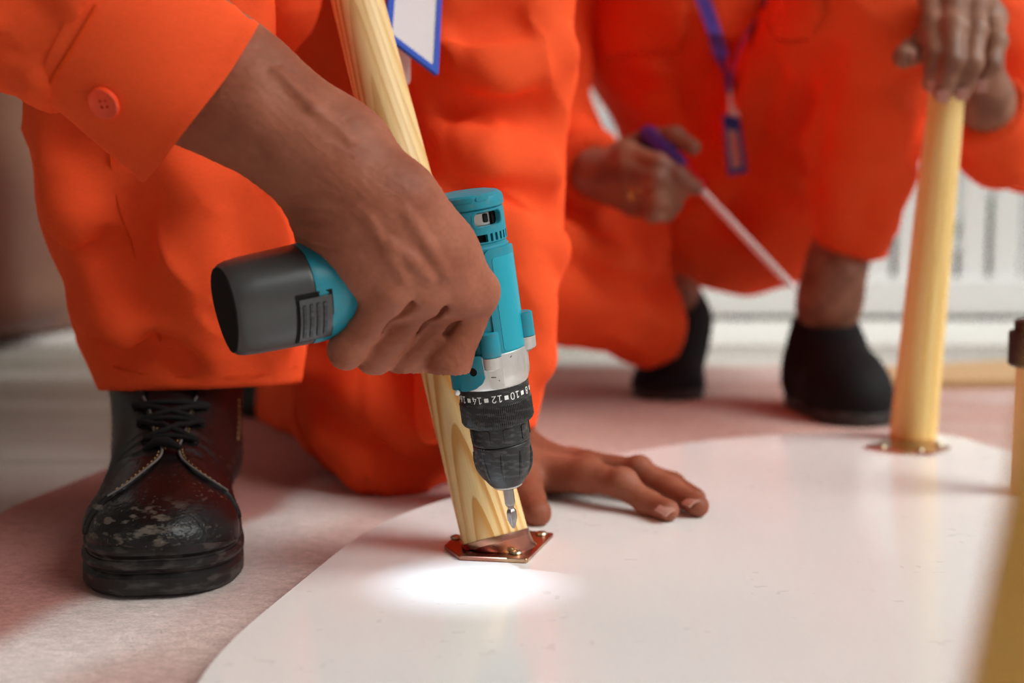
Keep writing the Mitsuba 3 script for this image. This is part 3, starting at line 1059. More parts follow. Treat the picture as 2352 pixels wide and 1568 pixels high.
# body: one skin mesh; forearms and hands fine, the rest under the clothes coarse
mcp = {'pinky': P(900, 676, 0.812), 'ring': P(984, 680, 0.823), 'middle': P(1052, 682, 0.834), 'index': P(1096, 668, 0.846)}
mcb = {'pinky': P(785, 505, 0.800), 'ring': P(832, 480, 0.794), 'middle': P(882, 462, 0.795), 'index': P(932, 452, 0.801)}
pip = {'pinky': P(795, 805, 0.826), 'ring': P(862, 814, 0.842), 'middle': P(936, 828, 0.853), 'index': P(1034, 832, 0.846)}
dip = {'pinky': P(800, 772, 0.872), 'ring': P(865, 770, 0.882), 'middle': P(930, 776, 0.889), 'index': P(945, 806, 0.868)}
tipj = {'pinky': P(835, 715, 0.880), 'ring': P(895, 706, 0.892), 'middle': P(955, 706, 0.899), 'index': P(900, 745, 0.892)}
rad_m = {'pinky': (0.0150, 0.0126, 0.0100, 0.0088, 0.0078), 'ring': (0.0140, 0.0130, 0.0110, 0.0094, 0.0083),
         'middle': (0.0140, 0.0131, 0.0110, 0.0096, 0.0085), 'index': (0.0145, 0.0132, 0.0116, 0.0104, 0.0085)}
arm = Field()
# forearm: radius, ulna and the ridge between them
arm.chain([P(-40, -330, 0.80), P(330, -40, 0.800), P(552, 163, 0.806), P(785, 350, 0.806), P(912, 472, 0.806)], [0.034, 0.028, 0.0215, 0.0215, 0.0195], k=0.02)
arm.chain([P(-120, -180, 0.80), P(250, 90, 0.800), P(438, 216, 0.803), P(600, 288, 0.806), P(742, 392, 0.806), P(800, 470, 0.806)], [0.036, 0.030, 0.0215, 0.0205, 0.0195, 0.018], k=0.032)
arm.chain([P(470, 170, 0.786), P(600, 272, 0.7875), P(745, 380, 0.7905), P(800, 445, 0.797)], [0.0095, 0.0085, 0.0085, 0.006], k=0.022)
# back of the hand
order = ('pinky', 'ring', 'middle', 'index')
arm.chain([P(742, 515, 0.822), P(772, 610, 0.832), P(835, 690, 0.834)], [0.0150, 0.0160, 0.0110], k=0.022)
for nme in order:
    r = rad_m[nme]
    arm.chain([mcb[nme], bend(mcb[nme], mcp[nme], 0.55), mcp[nme]], [r[0], r[0] - 0.0012, r[1]], k=0.020)
# thumb base and web on the far side
arm.chain([P(925, 450, 0.825), P(985, 540, 0.862), P(1015, 630, 0.893), P(1010, 700, 0.903)], [0.017, 0.0150, 0.0108, 0.0088], k=0.014)
for i, nme in enumerate(order):
    r = rad_m[nme]
    arm.chain([mcp[nme], pip[nme], dip[nme], tipj[nme]], [r[1] * 0.985, r[2], r[3], r[4]], k=0.0032 if i else 0.006, kin=0.006)
# knuckles and tendons
for nme, lift in (('pinky', 0.0055), ('ring', 0.0045), ('middle', 0.004), ('index', 0.003)):
    arm.ell(mcp[nme] - FWD * (lift + 0.0040) + UP * 0.0005, (0.0082, 0.0090, 0.0085), k=0.008)
for nme, off in (('ring', 0.0120), ('middle', 0.0122), ('index', 0.0122)):
    a0, a1 = bend(mcb[nme], mcp[nme], 0.25) - FWD * off, bend(mcb[nme], mcp[nme], 0.85) - FWD * (off - 0.0012)
    arm.seg(a0 - FWD * 0.0012, a1 - FWD * 0.0012, 0.0018, 0.0016, k=0.006)
for (a, b) in (('pinky', 'ring'), ('ring', 'middle'), ('middle', 'index')):
    m0 = bend(mcp[a], mcp[b]) - FWD * 0.0125
    m1 = bend(bend(mcp[a], pip[a], 0.55), bend(mcp[b], pip[b], 0.55)) - FWD * 0.0085
    arm.groove([m0 + UP * 0.004, m0 - UP * 0.006, m1], 0.0022, k=0.006)
arm.seg(P(745, 352, 0.786), P(772, 372, 0.788), 0.006, 0.005, k=0.012)
for path in (((850, 505), (895, 580), (925, 640)), ((935, 490), (985, 565), (1020, 630)), ((900, 560), (950, 600), (985, 640)), ((640, 170), (720, 250), (800, 320))):
    hp = arm.hits(path, 0.7)
    arm.seg(hp[0] + FWD * 0.0012, hp[1] + FWD * 0.0009, 0.0012, 0.0015, k=0.006).seg(hp[1] + FWD * 0.0009, hp[2] + FWD * 0.0014, 0.0015, 0.0011, k=0.006)
fold_c = P(712, 505, 0.795)
cut_d = unit(P(600, 700, 0.8) - P(700, 420, 0.8))


def arm_disp(p):
    q = p - fold_c.astype(np.float32)
    m = np.exp(-(np.linalg.norm(q * np.array([1 / 0.014, 1 / 0.03, 1 / 0.016], np.float32), axis=1) ** 2))
    s = q @ unit([0.10, 0.0, 1.0]).astype(np.float32) + 0.16 * (q[:, 0]) ** 2 / 0.02
    w = np.sin(s * 2 * np.pi / 0.0068 + 3.0 * meshkit.noise(p * 90).astype(np.float32))
    return (0.0011 * m * w + 0.0008 * (meshkit.fbm(p * 55.0, 2, 3) - 0.5) + 0.00045 * (meshkit.noise(p * 330.0, 4) - 0.5)).astype(np.float32)


arm.disp = arm_disp
arm.cut(P(120, -140, 0.8), unit(P(120, -140, 0.8) - P(500, 200, 0.8)))
lo = np.minimum.reduce([P(-100, -200, 0.77), P(1160, 900, 0.77), P(700, 400, 0.75)])
hi = np.maximum.reduce([P(1180, -200, 0.93), P(1180, -200, 0.77), P(-100, 900, 0.93), P(1180, 900, 0.93)])
R_ARM = arm.mesh(lo, hi, 0.0014)

# left hand spread on the table top
hl = Field()
za = ZT
wr = P(1150, 1040, 1.150)


def on_table(u, v, r, lift=0.0):
    q = G(u, v, ZT + r + lift)
    return q


i_mcp, m_mcp, r_mcp, p_mcp = P(1350, 1092, 1.085), P(1345, 1070, 1.120), P(1320, 1062, 1.150), P(1290, 1060, 1.175)
hl.chain([P(1140, 890, 1.165), wr, P(1205, 1062, 1.140)], [0.027, 0.0255, 0.022], k=0.02)
hl.chain([P(1215, 1085, 1.118), i_mcp], [0.0165, 0.0125], k=0.016)
hl.chain([P(1215, 1070, 1.145), m_mcp], [0.0165, 0.0125], k=0.016)
hl.chain([P(1205, 1065, 1.165), r_mcp], [0.0160, 0.0115], k=0.016)
hl.chain([P(1195, 1065, 1.180), p_mcp], [0.0155, 0.0110], k=0.016)
i_pip, i_dip, i_tip = P(1430, 1111, 1.062), P(1490, 1157, 1.048), on_table(1535, 1172, 0.0078)
hl.chain([i_mcp, i_pip, i_dip, i_tip], [0.0118, 0.0102, 0.0088, 0.0078], k=0.007, kin=0.006)
m_pip, m_dip, m_tip = P(1468, 1082, 1.098), P(1540, 1124, 1.074), on_table(1604, 1162, 0.0080)
hl.chain([m_mcp, m_pip, m_dip, m_tip], [0.0118, 0.0104, 0.0090, 0.0080], k=0.005, kin=0.006)
r_pip, r_dip, r_tip = P(1470, 1082, 1.132), P(1545, 1112, 1.112), on_table(1598, 1143, 0.0076)
hl.chain([r_mcp, r_pip, r_dip, r_tip], [0.0112, 0.0098, 0.0086, 0.0076], k=0.005, kin=0.006)
p_pip, p_dip, p_tip = P(1400, 1082, 1.178), P(1450, 1098, 1.172), on_table(1480, 1112, 0.0070)
hl.chain([p_mcp, p_pip, p_dip, p_tip], [0.0104, 0.0088, 0.0078, 0.0070], k=0.005, kin=0.006)
t_mc, t_mcp, t_ip, t_tip = P(1195, 1082, 1.118), P(1205, 1122, 1.075), P(1215, 1146, 1.045), on_table(1236, 1178, 0.0085)
hl.chain([t_mc, t_mcp, t_ip, t_tip], [0.0165, 0.0125, 0.0108, 0.0098], k=0.012, kin=0.008)
hl.seg(bend(i_mcp, m_mcp) + UP * 0.004, bend(i_mcp, m_mcp) + UP * 0.006, 0.006, k=0.01)
for q in (i_pip, m_pip):
    hl.ell(q + UP * 0.003 - FWD * 0.002, (0.0085, 0.009, 0.0085), k=0.006)
hl.disp = lambda p: (0.0012 * (meshkit.fbm(p * 60.0, 3, 9) - 0.5)).astype(np.float32)
hl.cut((0, 0, ZT + 0.0002), (0, 0, -1))
L_HAND = hl.mesh(P(1150, 1040, 1.15) + [-0.06, -0.16, -0.06], P(1150, 1040, 1.15) + [0.20, 0.12, 0.09], 0.0020)

# limbs and trunk under the coverall
KNEE_A, HIP_A = P(300, -430, 0.93), P(700, -430, 1.45)
KNEE_B, HIP_B = P(920, 905, 1.250), P(900, -380, 1.53)
FOOT_B = P(655, 905, 1.68)
CHEST, NECK = P(780, -1250, 1.32), P(790, -1750, 1.24)
SH_R, SH_L = P(380, -1320, 1.22), P(1180, -1250, 1.32)
EL_R = P(-140, -300, 0.80)
body = Field()
body.chain([P(800, -420, 1.50), P(790, -850, 1.42), CHEST, P(790, -1500, 1.27)], [0.125, 0.135, 0.145, 0.10], k=0.05)
body.chain([CHEST, NECK], [0.08, 0.055], k=0.05)
body.ell(P(795, -2050, 1.19), (0.075, 0.095, 0.115), k=0.03)
body.ell(P(795, -1920, 1.13), (0.050, 0.045, 0.060), k=0.03)
body.ell(P(795, -2010, 1.088), (0.012, 0.014, 0.018), k=0.012)
for s in (-1, 1):
    body.ell(P(795, -2030, 1.19) + RIGHT * 0.076 * s, (0.010, 0.018, 0.030), k=0.006)
    body.ell(P(795, -2060, 1.105) + RIGHT * 0.032 * s, (0.016, 0.010, 0.009), k=0.006)
body.chain([SH_R, P(60, -650, 0.92), EL_R, P(90, -60, 0.80)], [0.058, 0.050, 0.040, 0.037], k=0.03)
body.chain([SH_L, P(1150, -300, 1.22), P(1120, 400, 1.19), P(1140, 940, 1.16)], [0.058, 0.048, 0.038, 0.027], k=0.03)
body.chain([HIP_A, KNEE_A, P(380, 250, 1.04), P(395, 905, 1.115)], [0.085, 0.060, 0.050, 0.034], k=0.03)
body.chain([HIP_B, KNEE_B, FOOT_B], [0.090, 0.062, 0.042], k=0.03)


def nail(F, c, toward, along, w, l, key):
    n = unit(toward)
    t = unit(along - n * (along @ n))
    b = np.cross(n, t)
    g = []
    for i in np.linspace(-1, 1, 7):
        row = []
        for j in np.linspace(-1, 1, 7):
            x, y = i * w, j * l
            row.append(c + b * x + t * y + n * (0.0009 - 0.0011 * i * i - 0.0004 * j * j))
        g.append(row)
    g = np.array(g)
    under = g - n * 0.0012
    m = loft([np.vstack([a, u[::-1]]) for a, u in zip(g, under)])
    add(key, m, 'nail', smooth=40)


nail(hl, hl.hit(1528, 1168, 0.95), hl.normal(hl.hit(1528, 1168, 0.95)) * 0.5 + UP * 0.6, i_tip - i_dip, 0.0050, 0.0058, 'person__fingernail')
nail(hl, hl.hit(1586, 1150, 0.95), hl.normal(hl.hit(1586, 1150, 0.95)) * 0.5 + UP * 0.6, m_tip - m_dip, 0.0050, 0.0058, 'person__fingernail')

# -------- coverall
cov = Field()
HEM = P(468, 886, 1.10)
shin = [P(470, 905, 1.105), P(447, 750, 1.090), P(421, 600, 1.070), P(388, 500, 1.058), P(360, 400, 1.045), P(354, 250, 1.02), P(340, 0, 0.99), P(300, -430, 0.93)]
cov.chain(shin, [0.0745, 0.0738, 0.0676, 0.0722, 0.0766, 0.0738, 0.0740, 0.084], k=0.01, kin=0.03)
cov.chain([KNEE_A, HIP_A], [0.085, 0.115], k=0.02)
hem_n = np.array([0.03, -0.10, -1.0])
leg_a = Field()
leg_a.ops = list(cov.ops)
cov2 = Field()
# kneeling leg, trunk, left sleeve
cov2.chain([KNEE_B, P(880, 500, 1.36), HIP_B], [0.088, 0.098, 0.120], k=0.02)
cov2.chain([KNEE_B + RIGHT * 0.0 + FWD * 0.02, P(860, 930, 1.42), P(700, 905, 1.62)], [0.084, 0.072, 0.058], k=0.02)
cov2.chain([P(800, -420, 1.52), P(790, -850, 1.44), CHEST, P(790, -1500, 1.29)], [0.165, 0.160, 0.165, 0.11], k=0.04)
cov2.chain([P(860, 150, 1.62), P(640, -60, 1.42)], [0.13, 0.10], k=0.05)
# left arm sleeve, straight down to the table
slv = [SH_L, P(1140, -300, 1.23), P(1110, 150, 1.200), P(1098, 450, 1.185), P(1122, 620, 1.175), P(1108, 860, 1.150), P(1106, 1010, 1.130)]
cov3 = Field()
cov3.chain(slv, [0.080, 0.074, 0.070, 0.0625, 0.0560, 0.0480, 0.0450], k=0.01, kin=0.02)
cov3.cut(P(1170, 988, 1.135), unit(np.array([0.08, -0.16, -1.0])))
# folds on that sleeve: raised pleats and the hollows between
for a, b, c, r, k in (((1010, 300), (1100, 380), (1260, 395), 0.010, 0.03), ((1060, 120), (1150, 165), (1290, 120), 0.012, 0.03), ((1015, 470), (1120, 455), (1262, 560), 0.010, 0.03), ((1165, 560), (1215, 700), (1232, 840), 0.009, 0.03)):
    pts = cov3.hits((a, b, c), 1.0)
    cov3.seg(pts[0], pts[1], r * 0.5, r, k=k).seg(pts[1], pts[2], r, r * 0.5, k=k)
for a, b in (((1040, 250), (1230, 255)), ((1050, 420), (1240, 475)), ((1080, 60), (1200, 40))):
    pa, pb_ = cov3.hits((a, b), 1.0)
    cov3.groove([pa, bend(pa, pb_), pb_], 0.011, k=0.026)
cov_all = Field()
cov_all.field(leg_a, 0)
# trouser folds on the raised leg
for pts, r, k in ((((135, 390), (170, 480), (205, 560)), 0.012, 0.03), (((560, 430), (590, 560), (640, 760)), 0.012, 0.035), (((200, 700), (300, 740), (420, 735)), 0.008, 0.03), (((470, 420), (455, 600), (470, 800)), 0.010, 0.04)):
    hp = leg_a.hits(pts, 0.85)
    cov_all.seg(hp[0], hp[1], r * 0.6, r, k=k).seg(hp[1], hp[2], r, r * 0.5, k=k)
for pts, r in ((((225, 590), (300, 560), (330, 480)), 0.010), (((150, 300), (230, 330), (300, 300)), 0.008), (((250, 820), (350, 790), (420, 830)), 0.005)):
    hp = leg_a.hits(pts, 0.85)
    cov_all.groove(hp, r, k=0.025)
cov_all.cut(HEM, hem_n)
cov_all.field(cov2, 0.006)
cov_all.field(cov3, 0.006)
for pts, r in ((((735, 905), (830, 960), (930, 1060)), 0.010), (((700, 480), (780, 420), (900, 330)), 0.012), (((650, 60), (690, 160), (760, 230)), 0.012), (((880, 220), (900, 320), (880, 400)), 0.012)):
    hp = cov_all.hits(pts, 1.1)
    cov_all.groove(hp, r, k=0.03)
for pts, r in ((((720, 860), (830, 900), (940, 990)), 0.012), (((740, 1000), (840, 1080), (960, 1100)), 0.010), (((600, 60), (650, 20), (700, -40)), 0.020)):
    hp = cov_all.hits(pts, 1.1)
    cov_all.seg(hp[0], hp[1], r * 0.7, r, k=0.03).seg(hp[1], hp[2], r, r * 0.6, k=0.03)
cov_all.chain([P(640, -260, 1.10), P(652, 10, 1.12), P(650, 150, 1.14)], [0.040, 0.026, 0.006], k=0.02)
# right sleeve above the cuff
ARM_AX = unit(P(470, 222, 0.80) - P(252, 64, 0.80))
cov_r = Field()
cov_r.chain([SH_R, P(20, -640, 0.92), P(-150, -260, 0.805), P(60, -75, 0.800), P(262, 72, 0.800)], [0.082, 0.076, 0.070, 0.063, 0.0545], k=0.01, kin=0.02)
for pts, r in ((((10, 40), (70, 90), (140, 120)), 0.005), (((0, 100), (60, 130), (125, 160)), 0.004), (((60, 0), (130, 60), (175, 85)), 0.004)):
    hp = cov_r.hits(pts, 0.6)
    cov_r.groove(hp, r, k=0.014)
cov_r.cut(P(250, 62, 0.80), ARM_AX)
cov_all.field(cov_r, 0.004)


def cov_disp(p):
    n1 = meshkit.fbm(p * np.array([9.0, 9.0, 5.0]), 3, 11) - 0.5
    n2 = meshkit.fbm(p * np.array([26.0, 26.0, 14.0]), 2, 21) - 0.5
    q = p @ np.array([[0.8, 0.3, -0.5], [-0.2, 0.9, 0.3], [0.55, -0.2, 0.8]])
    n3 = (1 - np.abs(2 * meshkit.fbm(q * np.array([20.0, 12.0, 7.5]), 2, 51) - 1)) ** 3 - 0.3
    leg = (p[:, 0] < -0.12) & (p[:, 1] < 1.24)
    w = np.where(leg, np.clip(-((p - HEM) @ unit(hem_n)) / 0.05, 0, 1), 1.0)
    return (w * (0.012 * n1 + 0.0045 * n2 - 0.0085 * n3)).astype(np.float32)


cov_all.disp = cov_disp
m = cov_all.mesh([-0.78, 0.58, -0.01], [0.50, 2.0, 1.02], 0.0042)
m.vertices[:, 2] = np.maximum(m.vertices[:, 2], ZR + 0.0004)
add('person__coverall', m, 'cloth', smooth=True)
show = Field().seg(NECK, P(795, -2060, 1.19), 0.16, 0.2)
BODYF = Field().field(body, 0).fn(lambda p: np.minimum(cov_all(p) + 0.014, show(p)), 0.004, 2)
BODY = BODYF.mesh([-0.70, 0.55, -0.02], [0.42, 2.0, 1.12], 0.011)
add('person__body', join(R_ARM, L_HAND, BODY), 'skin', smooth=True)

# cuff of the right sleeve: a loose open band with a button
ca, cb = P(244, 58, 0.800), P(470, 222, 0.800)
side = unit(np.cross(ARM_AX, FWD))
if side @ UP < 0:
    side = -side
rings_o, rings_i = [], []
nseg = 96
th = np.arange(nseg) / nseg * 2 * np.pi
for t in np.linspace(0, 1, 26):
    c = ca * (1 - t) + cb * t
    r1 = 0.0552 * (1 - t) + 0.0495 * t
    r2 = 0.052 * (1 - t) + 0.040 * t
    ro = 1 + 0.035 * np.sin(3 * th + 1.0 + 2.0 * t) * (0.3 + 0.7 * t) + 0.02 * np.sin(5 * th - 3 * t)
    low = np.clip(-np.sin(th), 0, 1) ** 3
    q = c + (r1 * ro * np.sin(th))[:, None] * side + (-r2 * ro * np.cos(th))[:, None] * FWD
    q = q - (low * 0.010 * t)[:, None] * side
    q = q + ARM_AX * (0.014 * t * np.cos(th))[:, None]
    band = 0.0009 if t < 0.06 or t > 0.955 else 0.0
    rings_o.append(q + (q - c) / np.linalg.norm(q - c, axis=1, keepdims=True) * band)
    rings_i.append(c + (q - c) * (1 - 0.0016 / 0.05))
cuff = loft(rings_o + rings_i[::-1] + [rings_o[0]], caps=False)
add('person__coverall__cuff', cuff, 'cloth', smooth=50)
hemr = [r for r in rings_o[-1]] + [rings_o[-1][0]]
# top-stitched seam and button on the cuff


def on_mesh(mesh, u, v, lift=0.0):
    d = unit(P(u, v, 1.0) - EYE)
    loc, _, tri = mesh.ray.intersects_location([EYE], [d], multiple_hits=True)
    k = np.argmin(np.linalg.norm(loc - EYE, axis=1))
    n = mesh.face_normals[tri[k]]
    n = n if n @ d < 0 else -n
    return loc[k] + n * lift, n


sp = spline([on_mesh(cuff, u, v, 0.0003)[0] for u, v in ((222, 12), (190, 68), (160, 118), (130, 165), (108, 208))], 24)
add('person__coverall__seam', tube(sp, 0.0011, 8), 'cloth_seam', smooth=True)
bc, bn = on_mesh(cuff, 241, 236, 0.0002)
bx, by, bz = basis(bn)
btn = lathe([(0.0002, 0.0012), (0.0045, 0.0013), (0.0062, 0.0018), (0.0076, 0.0026), (0.0086, 0.0026), (0.0092, 0.0018), (0.0092, 0.0), (0.0002, 0.0)][::-1], 40)
B = to_manifold(btn)
for k in range(4):
    c = trimesh.creation.cylinder(0.0009, 0.01, sections=12)
    a = math.pi / 4 + k * math.pi / 2
    c.apply_translation([0.0024 * math.cos(a), 0.0024 * math.sin(a), 0])
    B = B - to_manifold(c)
btn = from_manifold(B)
btn.apply_transform(frame_matrix(bc, bx, by, bz))
add('person__coverall__button', btn, 'button_plastic', smooth=35)
sp = spline(cov_all.hits(((252, 300), (256, 380), (272, 470), (305, 570), (338, 670), (368, 780), (392, 900)), 0.85, 0.0003), 40)
add('person__coverall__seam', tube(sp, 0.0009, 8), 'cloth_seam', smooth=True)
# trouser hem: a turned-up band
hp = cov_all.hits(((262, 842), (330, 858), (420, 866), (520, 866), (610, 858), (680, 842)), 0.85, 0.0004)
add('person__coverall__seam', tube(spline(hp, 40), 0.0005, 6), 'cloth_seam', smooth=True)

# hair above the frame
hair = Field().ell(P(795, -2110, 1.205), (0.080, 0.098, 0.100)).cut(P(795, -2060, 1.14), unit(np.array([0, -1, -0.5])))
add('person__hair', hair.mesh(P(795, -2110, 1.205) - 0.15, P(795, -2110, 1.205) + 0.15, 0.007), 'hair', smooth=True)
tag('person', 'worker in an orange coverall kneeling on one knee and holding a teal drill', 'person')

# -------- work boots
HEEL = np.array([-0.2727, 1.172, ZR])
BD = unit(np.array([0.165, -0.985, 0.0]))
BXX = np.array([-BD[1], BD[0], 0.0])
BM = frame_matrix(HEEL, BXX * 0.965, BD * 1.12, np.array([0, 0, 1.0]))


def b_local(f):
    inv = np.linalg.inv(BM).astype(np.float32)
    return lambda p: f(p @ inv[:3, :3].T + inv[:3, 3])


up = Field()
up.ell((0.000, 0.222, 0.036), (0.0485, 0.058, 0.031), k=0.01)
up.ell((0.002, 0.236, 0.030), (0.0485, 0.040, 0.028), k=0.012)
up.ell((0.000, 0.150, 0.046), (0.0425, 0.080, 0.038), k=0.020)
up.ell((0.000, 0.050, 0.045), (0.041, 0.056, 0.050), k=0.020)
up.chain([(0, 0.085, 0.060), (0, 0.072, 0.130), (0, 0.066, 0.215)], [0.043, 0.0450, 0.0475], k=0.035)
up.seg((0, 0.175, 0.052), (0, 0.118, 0.088), 0.020, 0.028, k=0.03)


def boot_disp(p):
    y, z, x = p[:, 1], p[:, 2], p[:, 0]
    m = np.exp(-((y - 0.185) / 0.020) ** 2) * (z > 0.045)
    crease = np.sin((y + 0.10 * x * x / 0.05 + 0.05 * x) * 2 * np.pi / 0.0115)
    ridge = np.exp(-((y - 0.2105 + 0.9 * x * x / 0.05) / 0.0030) ** 2) * (z > 0.05)
    return (-0.0008 * m * crease + 0.0008 * ridge + 0.0012 * (meshkit.fbm(p * 45.0, 3, 5) - 0.5)).astype(np.float32)


up.disp = boot_disp
up.cut((0, 0, 0.0275), (0, 0, -1))
upw = b_local(lambda p: up.full(p))
UPF = Field().fn(upw, 0)
upper = up.mesh([-0.07, -0.03, 0.0], [0.07, 0.30, 0.215], 0.0022)
BOOT = []


def boot_part(key, mesh, bsdf, smooth, world=False):
    m = mesh.copy()
    if not world:
        m.apply_transform(BM)
    add('person__work_boot' + ('__' + key if key else ''), m, bsdf, smooth=smooth)


boot_part('upper', upper, 'boot_leather', True)
out = spline([(0.000, 0.282), (0.030, 0.276), (0.050, 0.246), (0.053, 0.205), (0.046, 0.150), (0.038, 0.100), (0.039, 0.050), (0.028, 0.008), (0, -0.006), (-0.028, 0.008), (-0.039, 0.050), (-0.040, 0.100), (-0.047, 0.150), (-0.053, 0.200), (-0.051, 0.240), (-0.032, 0.274), (0.000, 0.282)], 160)[:-1]
po = shapely.geometry.polygon.orient(Polygon(out))


def slab(off, z0, z1, bevel):
    m = prism(po.buffer(off), z0, z1, bevel)
    v = m.vertices
    v[:, 2] += np.clip((v[:, 1] - 0.235) / 0.05, 0, 1) ** 2 * 0.004 * (1 - v[:, 2] / 0.09)
    return m


boot_part('sole', join(slab(0.0004, 0.0, 0.0140, 0.0030), slab(-0.0030, 0.0132, 0.0155, 0.0002), slab(0.0010, 0.0150, 0.0222, 0.0026), slab(-0.0026, 0.0215, 0.0240, 0.0002), slab(-0.0004, 0.0232, 0.0315, 0.0032)), 'boot_rubber', 35)
# lace flaps with piped, stitched edges
inv = np.linalg.inv(BM)
loc = lambda q: inv[:3, :3] @ q + inv[:3, 3]
lf = [loc(q) for q in UPF.hits(((372, 1048), (340, 1082), (290, 1122), (252, 1146)), 0.85)]
rf = [loc(q) for q in UPF.hits(((410, 1046), (438, 1080), (478, 1108), (516, 1132)), 0.85)]
lf2 = [loc(q) for q in UPF.hits(((372, 1048), (362, 1010), (350, 960), (334, 915)), 0.85)]
rf2 = [loc(q) for q in UPF.hits(((410, 1046), (418, 1010), (432, 960), (448, 915)), 0.85)]


def flap(front, edge_pts, sgn):
    fx, fy = np.array([p[0] for p in front]), np.array([p[1] for p in front])
    o = np.argsort(fx)
    ey, ex = np.array([p[1] for p in edge_pts]), np.array([p[0] for p in edge_pts])
    o2 = np.argsort(ey)

    def f(p):
        d = up.full(p) - 0.0026
        yf = np.interp(p[:, 0], fx[o], fy[o])
        xe = np.interp(p[:, 1], ey[o2], ex[o2])
        d = smax(d, (p[:, 1] - yf) * 0.8, 0.002)
        return smax(d, sgn * (xe - p[:, 0]), 0.002)
    return Field().fn(f, 0).cut((0, 0, 0.034), (0, 0, -1))


for f, e, sgn in ((lf, lf2, -1), (rf, rf2, 1)):
    F = flap(f, e, sgn)
    boot_part('lace_flap', F.mesh([-0.07, -0.03, 0.03], [0.07, 0.26, 0.215], 0.0022), 'boot_leather', True)
    W_ = Field().fn(b_local(lambda p, F=F: F(p)), 0)
    n0 = 'person__work_boot__lace_flap' + ('' if sgn == -1 else '_001')
    pts = [BM[:3, :3] @ q + BM[:3, 3] for q in e[::-1] + f[1:]]
    sp = spline(pts, 60)
    nn = UPF.normals(sp)
    add(n0 + '__piping', tube(sp + nn * 0.0026, 0.0009, 6), 'piping', smooth=True)
    inner = []
    for off in (0.0022,):
        tang = np.gradient(sp, axis=0)
        sidev = np.cross(tang, nn)
        sidev /= np.linalg.norm(sidev, axis=1, keepdims=True)
        ctr = BM[:3, :3] @ np.array([0, 0.06, 0.06]) + BM[:3, 3]
        st = []
        for i in range(2, 58):
            w = 1 if (ctr - sp[i]) @ sidev[i] > 0 else -1
            q = sp[i] + sidev[i] * off * w + nn[i] * 0.0028
            t = unit(tang[i])
            if i % 2 == 0:
                st.append(tube([q - t * 0.0009, q, q + t * 0.0009], [0.0003, 0.0005, 0.0003], 5))
        add(n0 + '__stitching', join(*st), 'thread')
    # side seam stitched down the shaft
    k = UPF.hits(((264, 905), (262, 960), (268, 1010)) if sgn == -1 else ((540, 915), (541, 960), (538, 1010)), 0.85, 0.0028)
    ks = spline(k, 16)
    add(n0 + '__stitching', join(*[tube([a, b], [0.0006, 0.0006], 5) for a, b in zip(ks[:-1:2], ks[1::2])]), 'thread')
# tongue, laces and eyelets
UPT = Field().fn(b_local(lambda p: up.full(p) - 0.0032), 0)
rows = [(1012, 334, 448), (972, 322, 462), (934, 312, 474)]
for v, ul, ur in rows:
    for sgn, uu in ((-1, ul), (1, ur)):
        q = UPT.hit(uu, v, 0.85)
        n = UPT.normal(q)
        x, y, z = basis(n)
        e = lathe([(0.0018, 0.0), (0.0030, 0.0006), (0.0034, 0.0), (0.0030, -0.0006), (0.0018, 0.0)], 16, caps=False)
        e.apply_transform(frame_matrix(q, x, y, z))
        boot_part('eyelet', e, 'lace_cord', True, world=True)
    mid = UPT.hits([(u, v - 6 * math.sin(math.pi * (u - ul) / (ur - ul))) for u in np.linspace(ul, ur, 8)], 0.85, 0.0022)
    boot_part('lace', tube(mid, 0.0021, 8), 'lace_cord', True, world=True)
for (v0, l0, r0), (v1, l1, r1) in zip(rows[:-1], rows[1:]):
    for a, b in ((l0, r1), (r0, l1)):
        tt = np.linspace(0, 1, 8)
        pts = UPT.hits([(a + (b - a) * t, v0 + (v1 - v0) * t) for t in tt], 0.85, 0.002)
        pts = pts + UPT.normals(pts) * (0.003 * np.sin(np.pi * tt))[:, None]
        boot_part('lace', tube(pts, 0.0020, 8), 'lace_cord', True, world=True)
kn = UPT.hit(372, 1022, 0.85, 0.003)
boot_part('lace', tube([kn + RIGHT * -0.012 - UP * 0.006, kn + RIGHT * -0.004, kn + RIGHT * 0.004, kn + RIGHT * 0.013 - UP * 0.004], [0.0018, 0.0035, 0.0035, 0.0018], 8), 'lace_cord', True, world=True)
labels['person__work_boot'] = {'label': 'scuffed black leather work boot with tan stitching'}
# kneeling foot's boot, sole up on its toes behind
b2 = Field()
b2.ell(P(628, 905, 1.66), (0.040, 0.070, 0.040), k=0.02)
b2.seg(P(628, 915, 1.64), P(650, 860, 1.72), 0.038, 0.045, k=0.03)
b2.cut((0, 0, ZR + 0.0005), (0, 0, -1))
add('person__work_boot_001__upper', b2.mesh(P(628, 905, 1.66) - 0.16, P(628, 905, 1.66) + 0.16, 0.005), 'boot_leather', smooth=True)
so = prism(Point(0, 0).buffer(0.043).union(Point(0, 0.05).buffer(0.040)).convex_hull, 0, 0.02, 0.003)
so.apply_translation([P(628, 905, 1.66)[0], 1.625, ZR])
add('person__work_boot_001__sole', so, 'boot_rubber', smooth=30)

# -------- his badge, hanging in front of the trunk
zb = 1.035
br_, bl_ = P(1002, 178, zb + 0.030), P(886, 90, zb)
vx = unit(br_ - bl_)
vy = P(990, 0, zb + 0.072) - br_
vy = unit(vy - vx * (vy @ vx))
bz_ = np.cross(vx, vy)
if bz_ @ FWD > 0:
    bz_ = -bz_
hgt = 0.100
width = np.linalg.norm(br_ - bl_) + 0.003
o = br_


def card(x0, y0, x1, y1, z0, z1, r):
    m = prism(rrect(x0, y0, x1, y1, r), z0, z1, 0.0004)
    X = vx
    Y = vy
    m.vertices = o + m.vertices[:, :1] * X + m.vertices[:, 1:2] * Y + m.vertices[:, 2:] * bz_
    return m


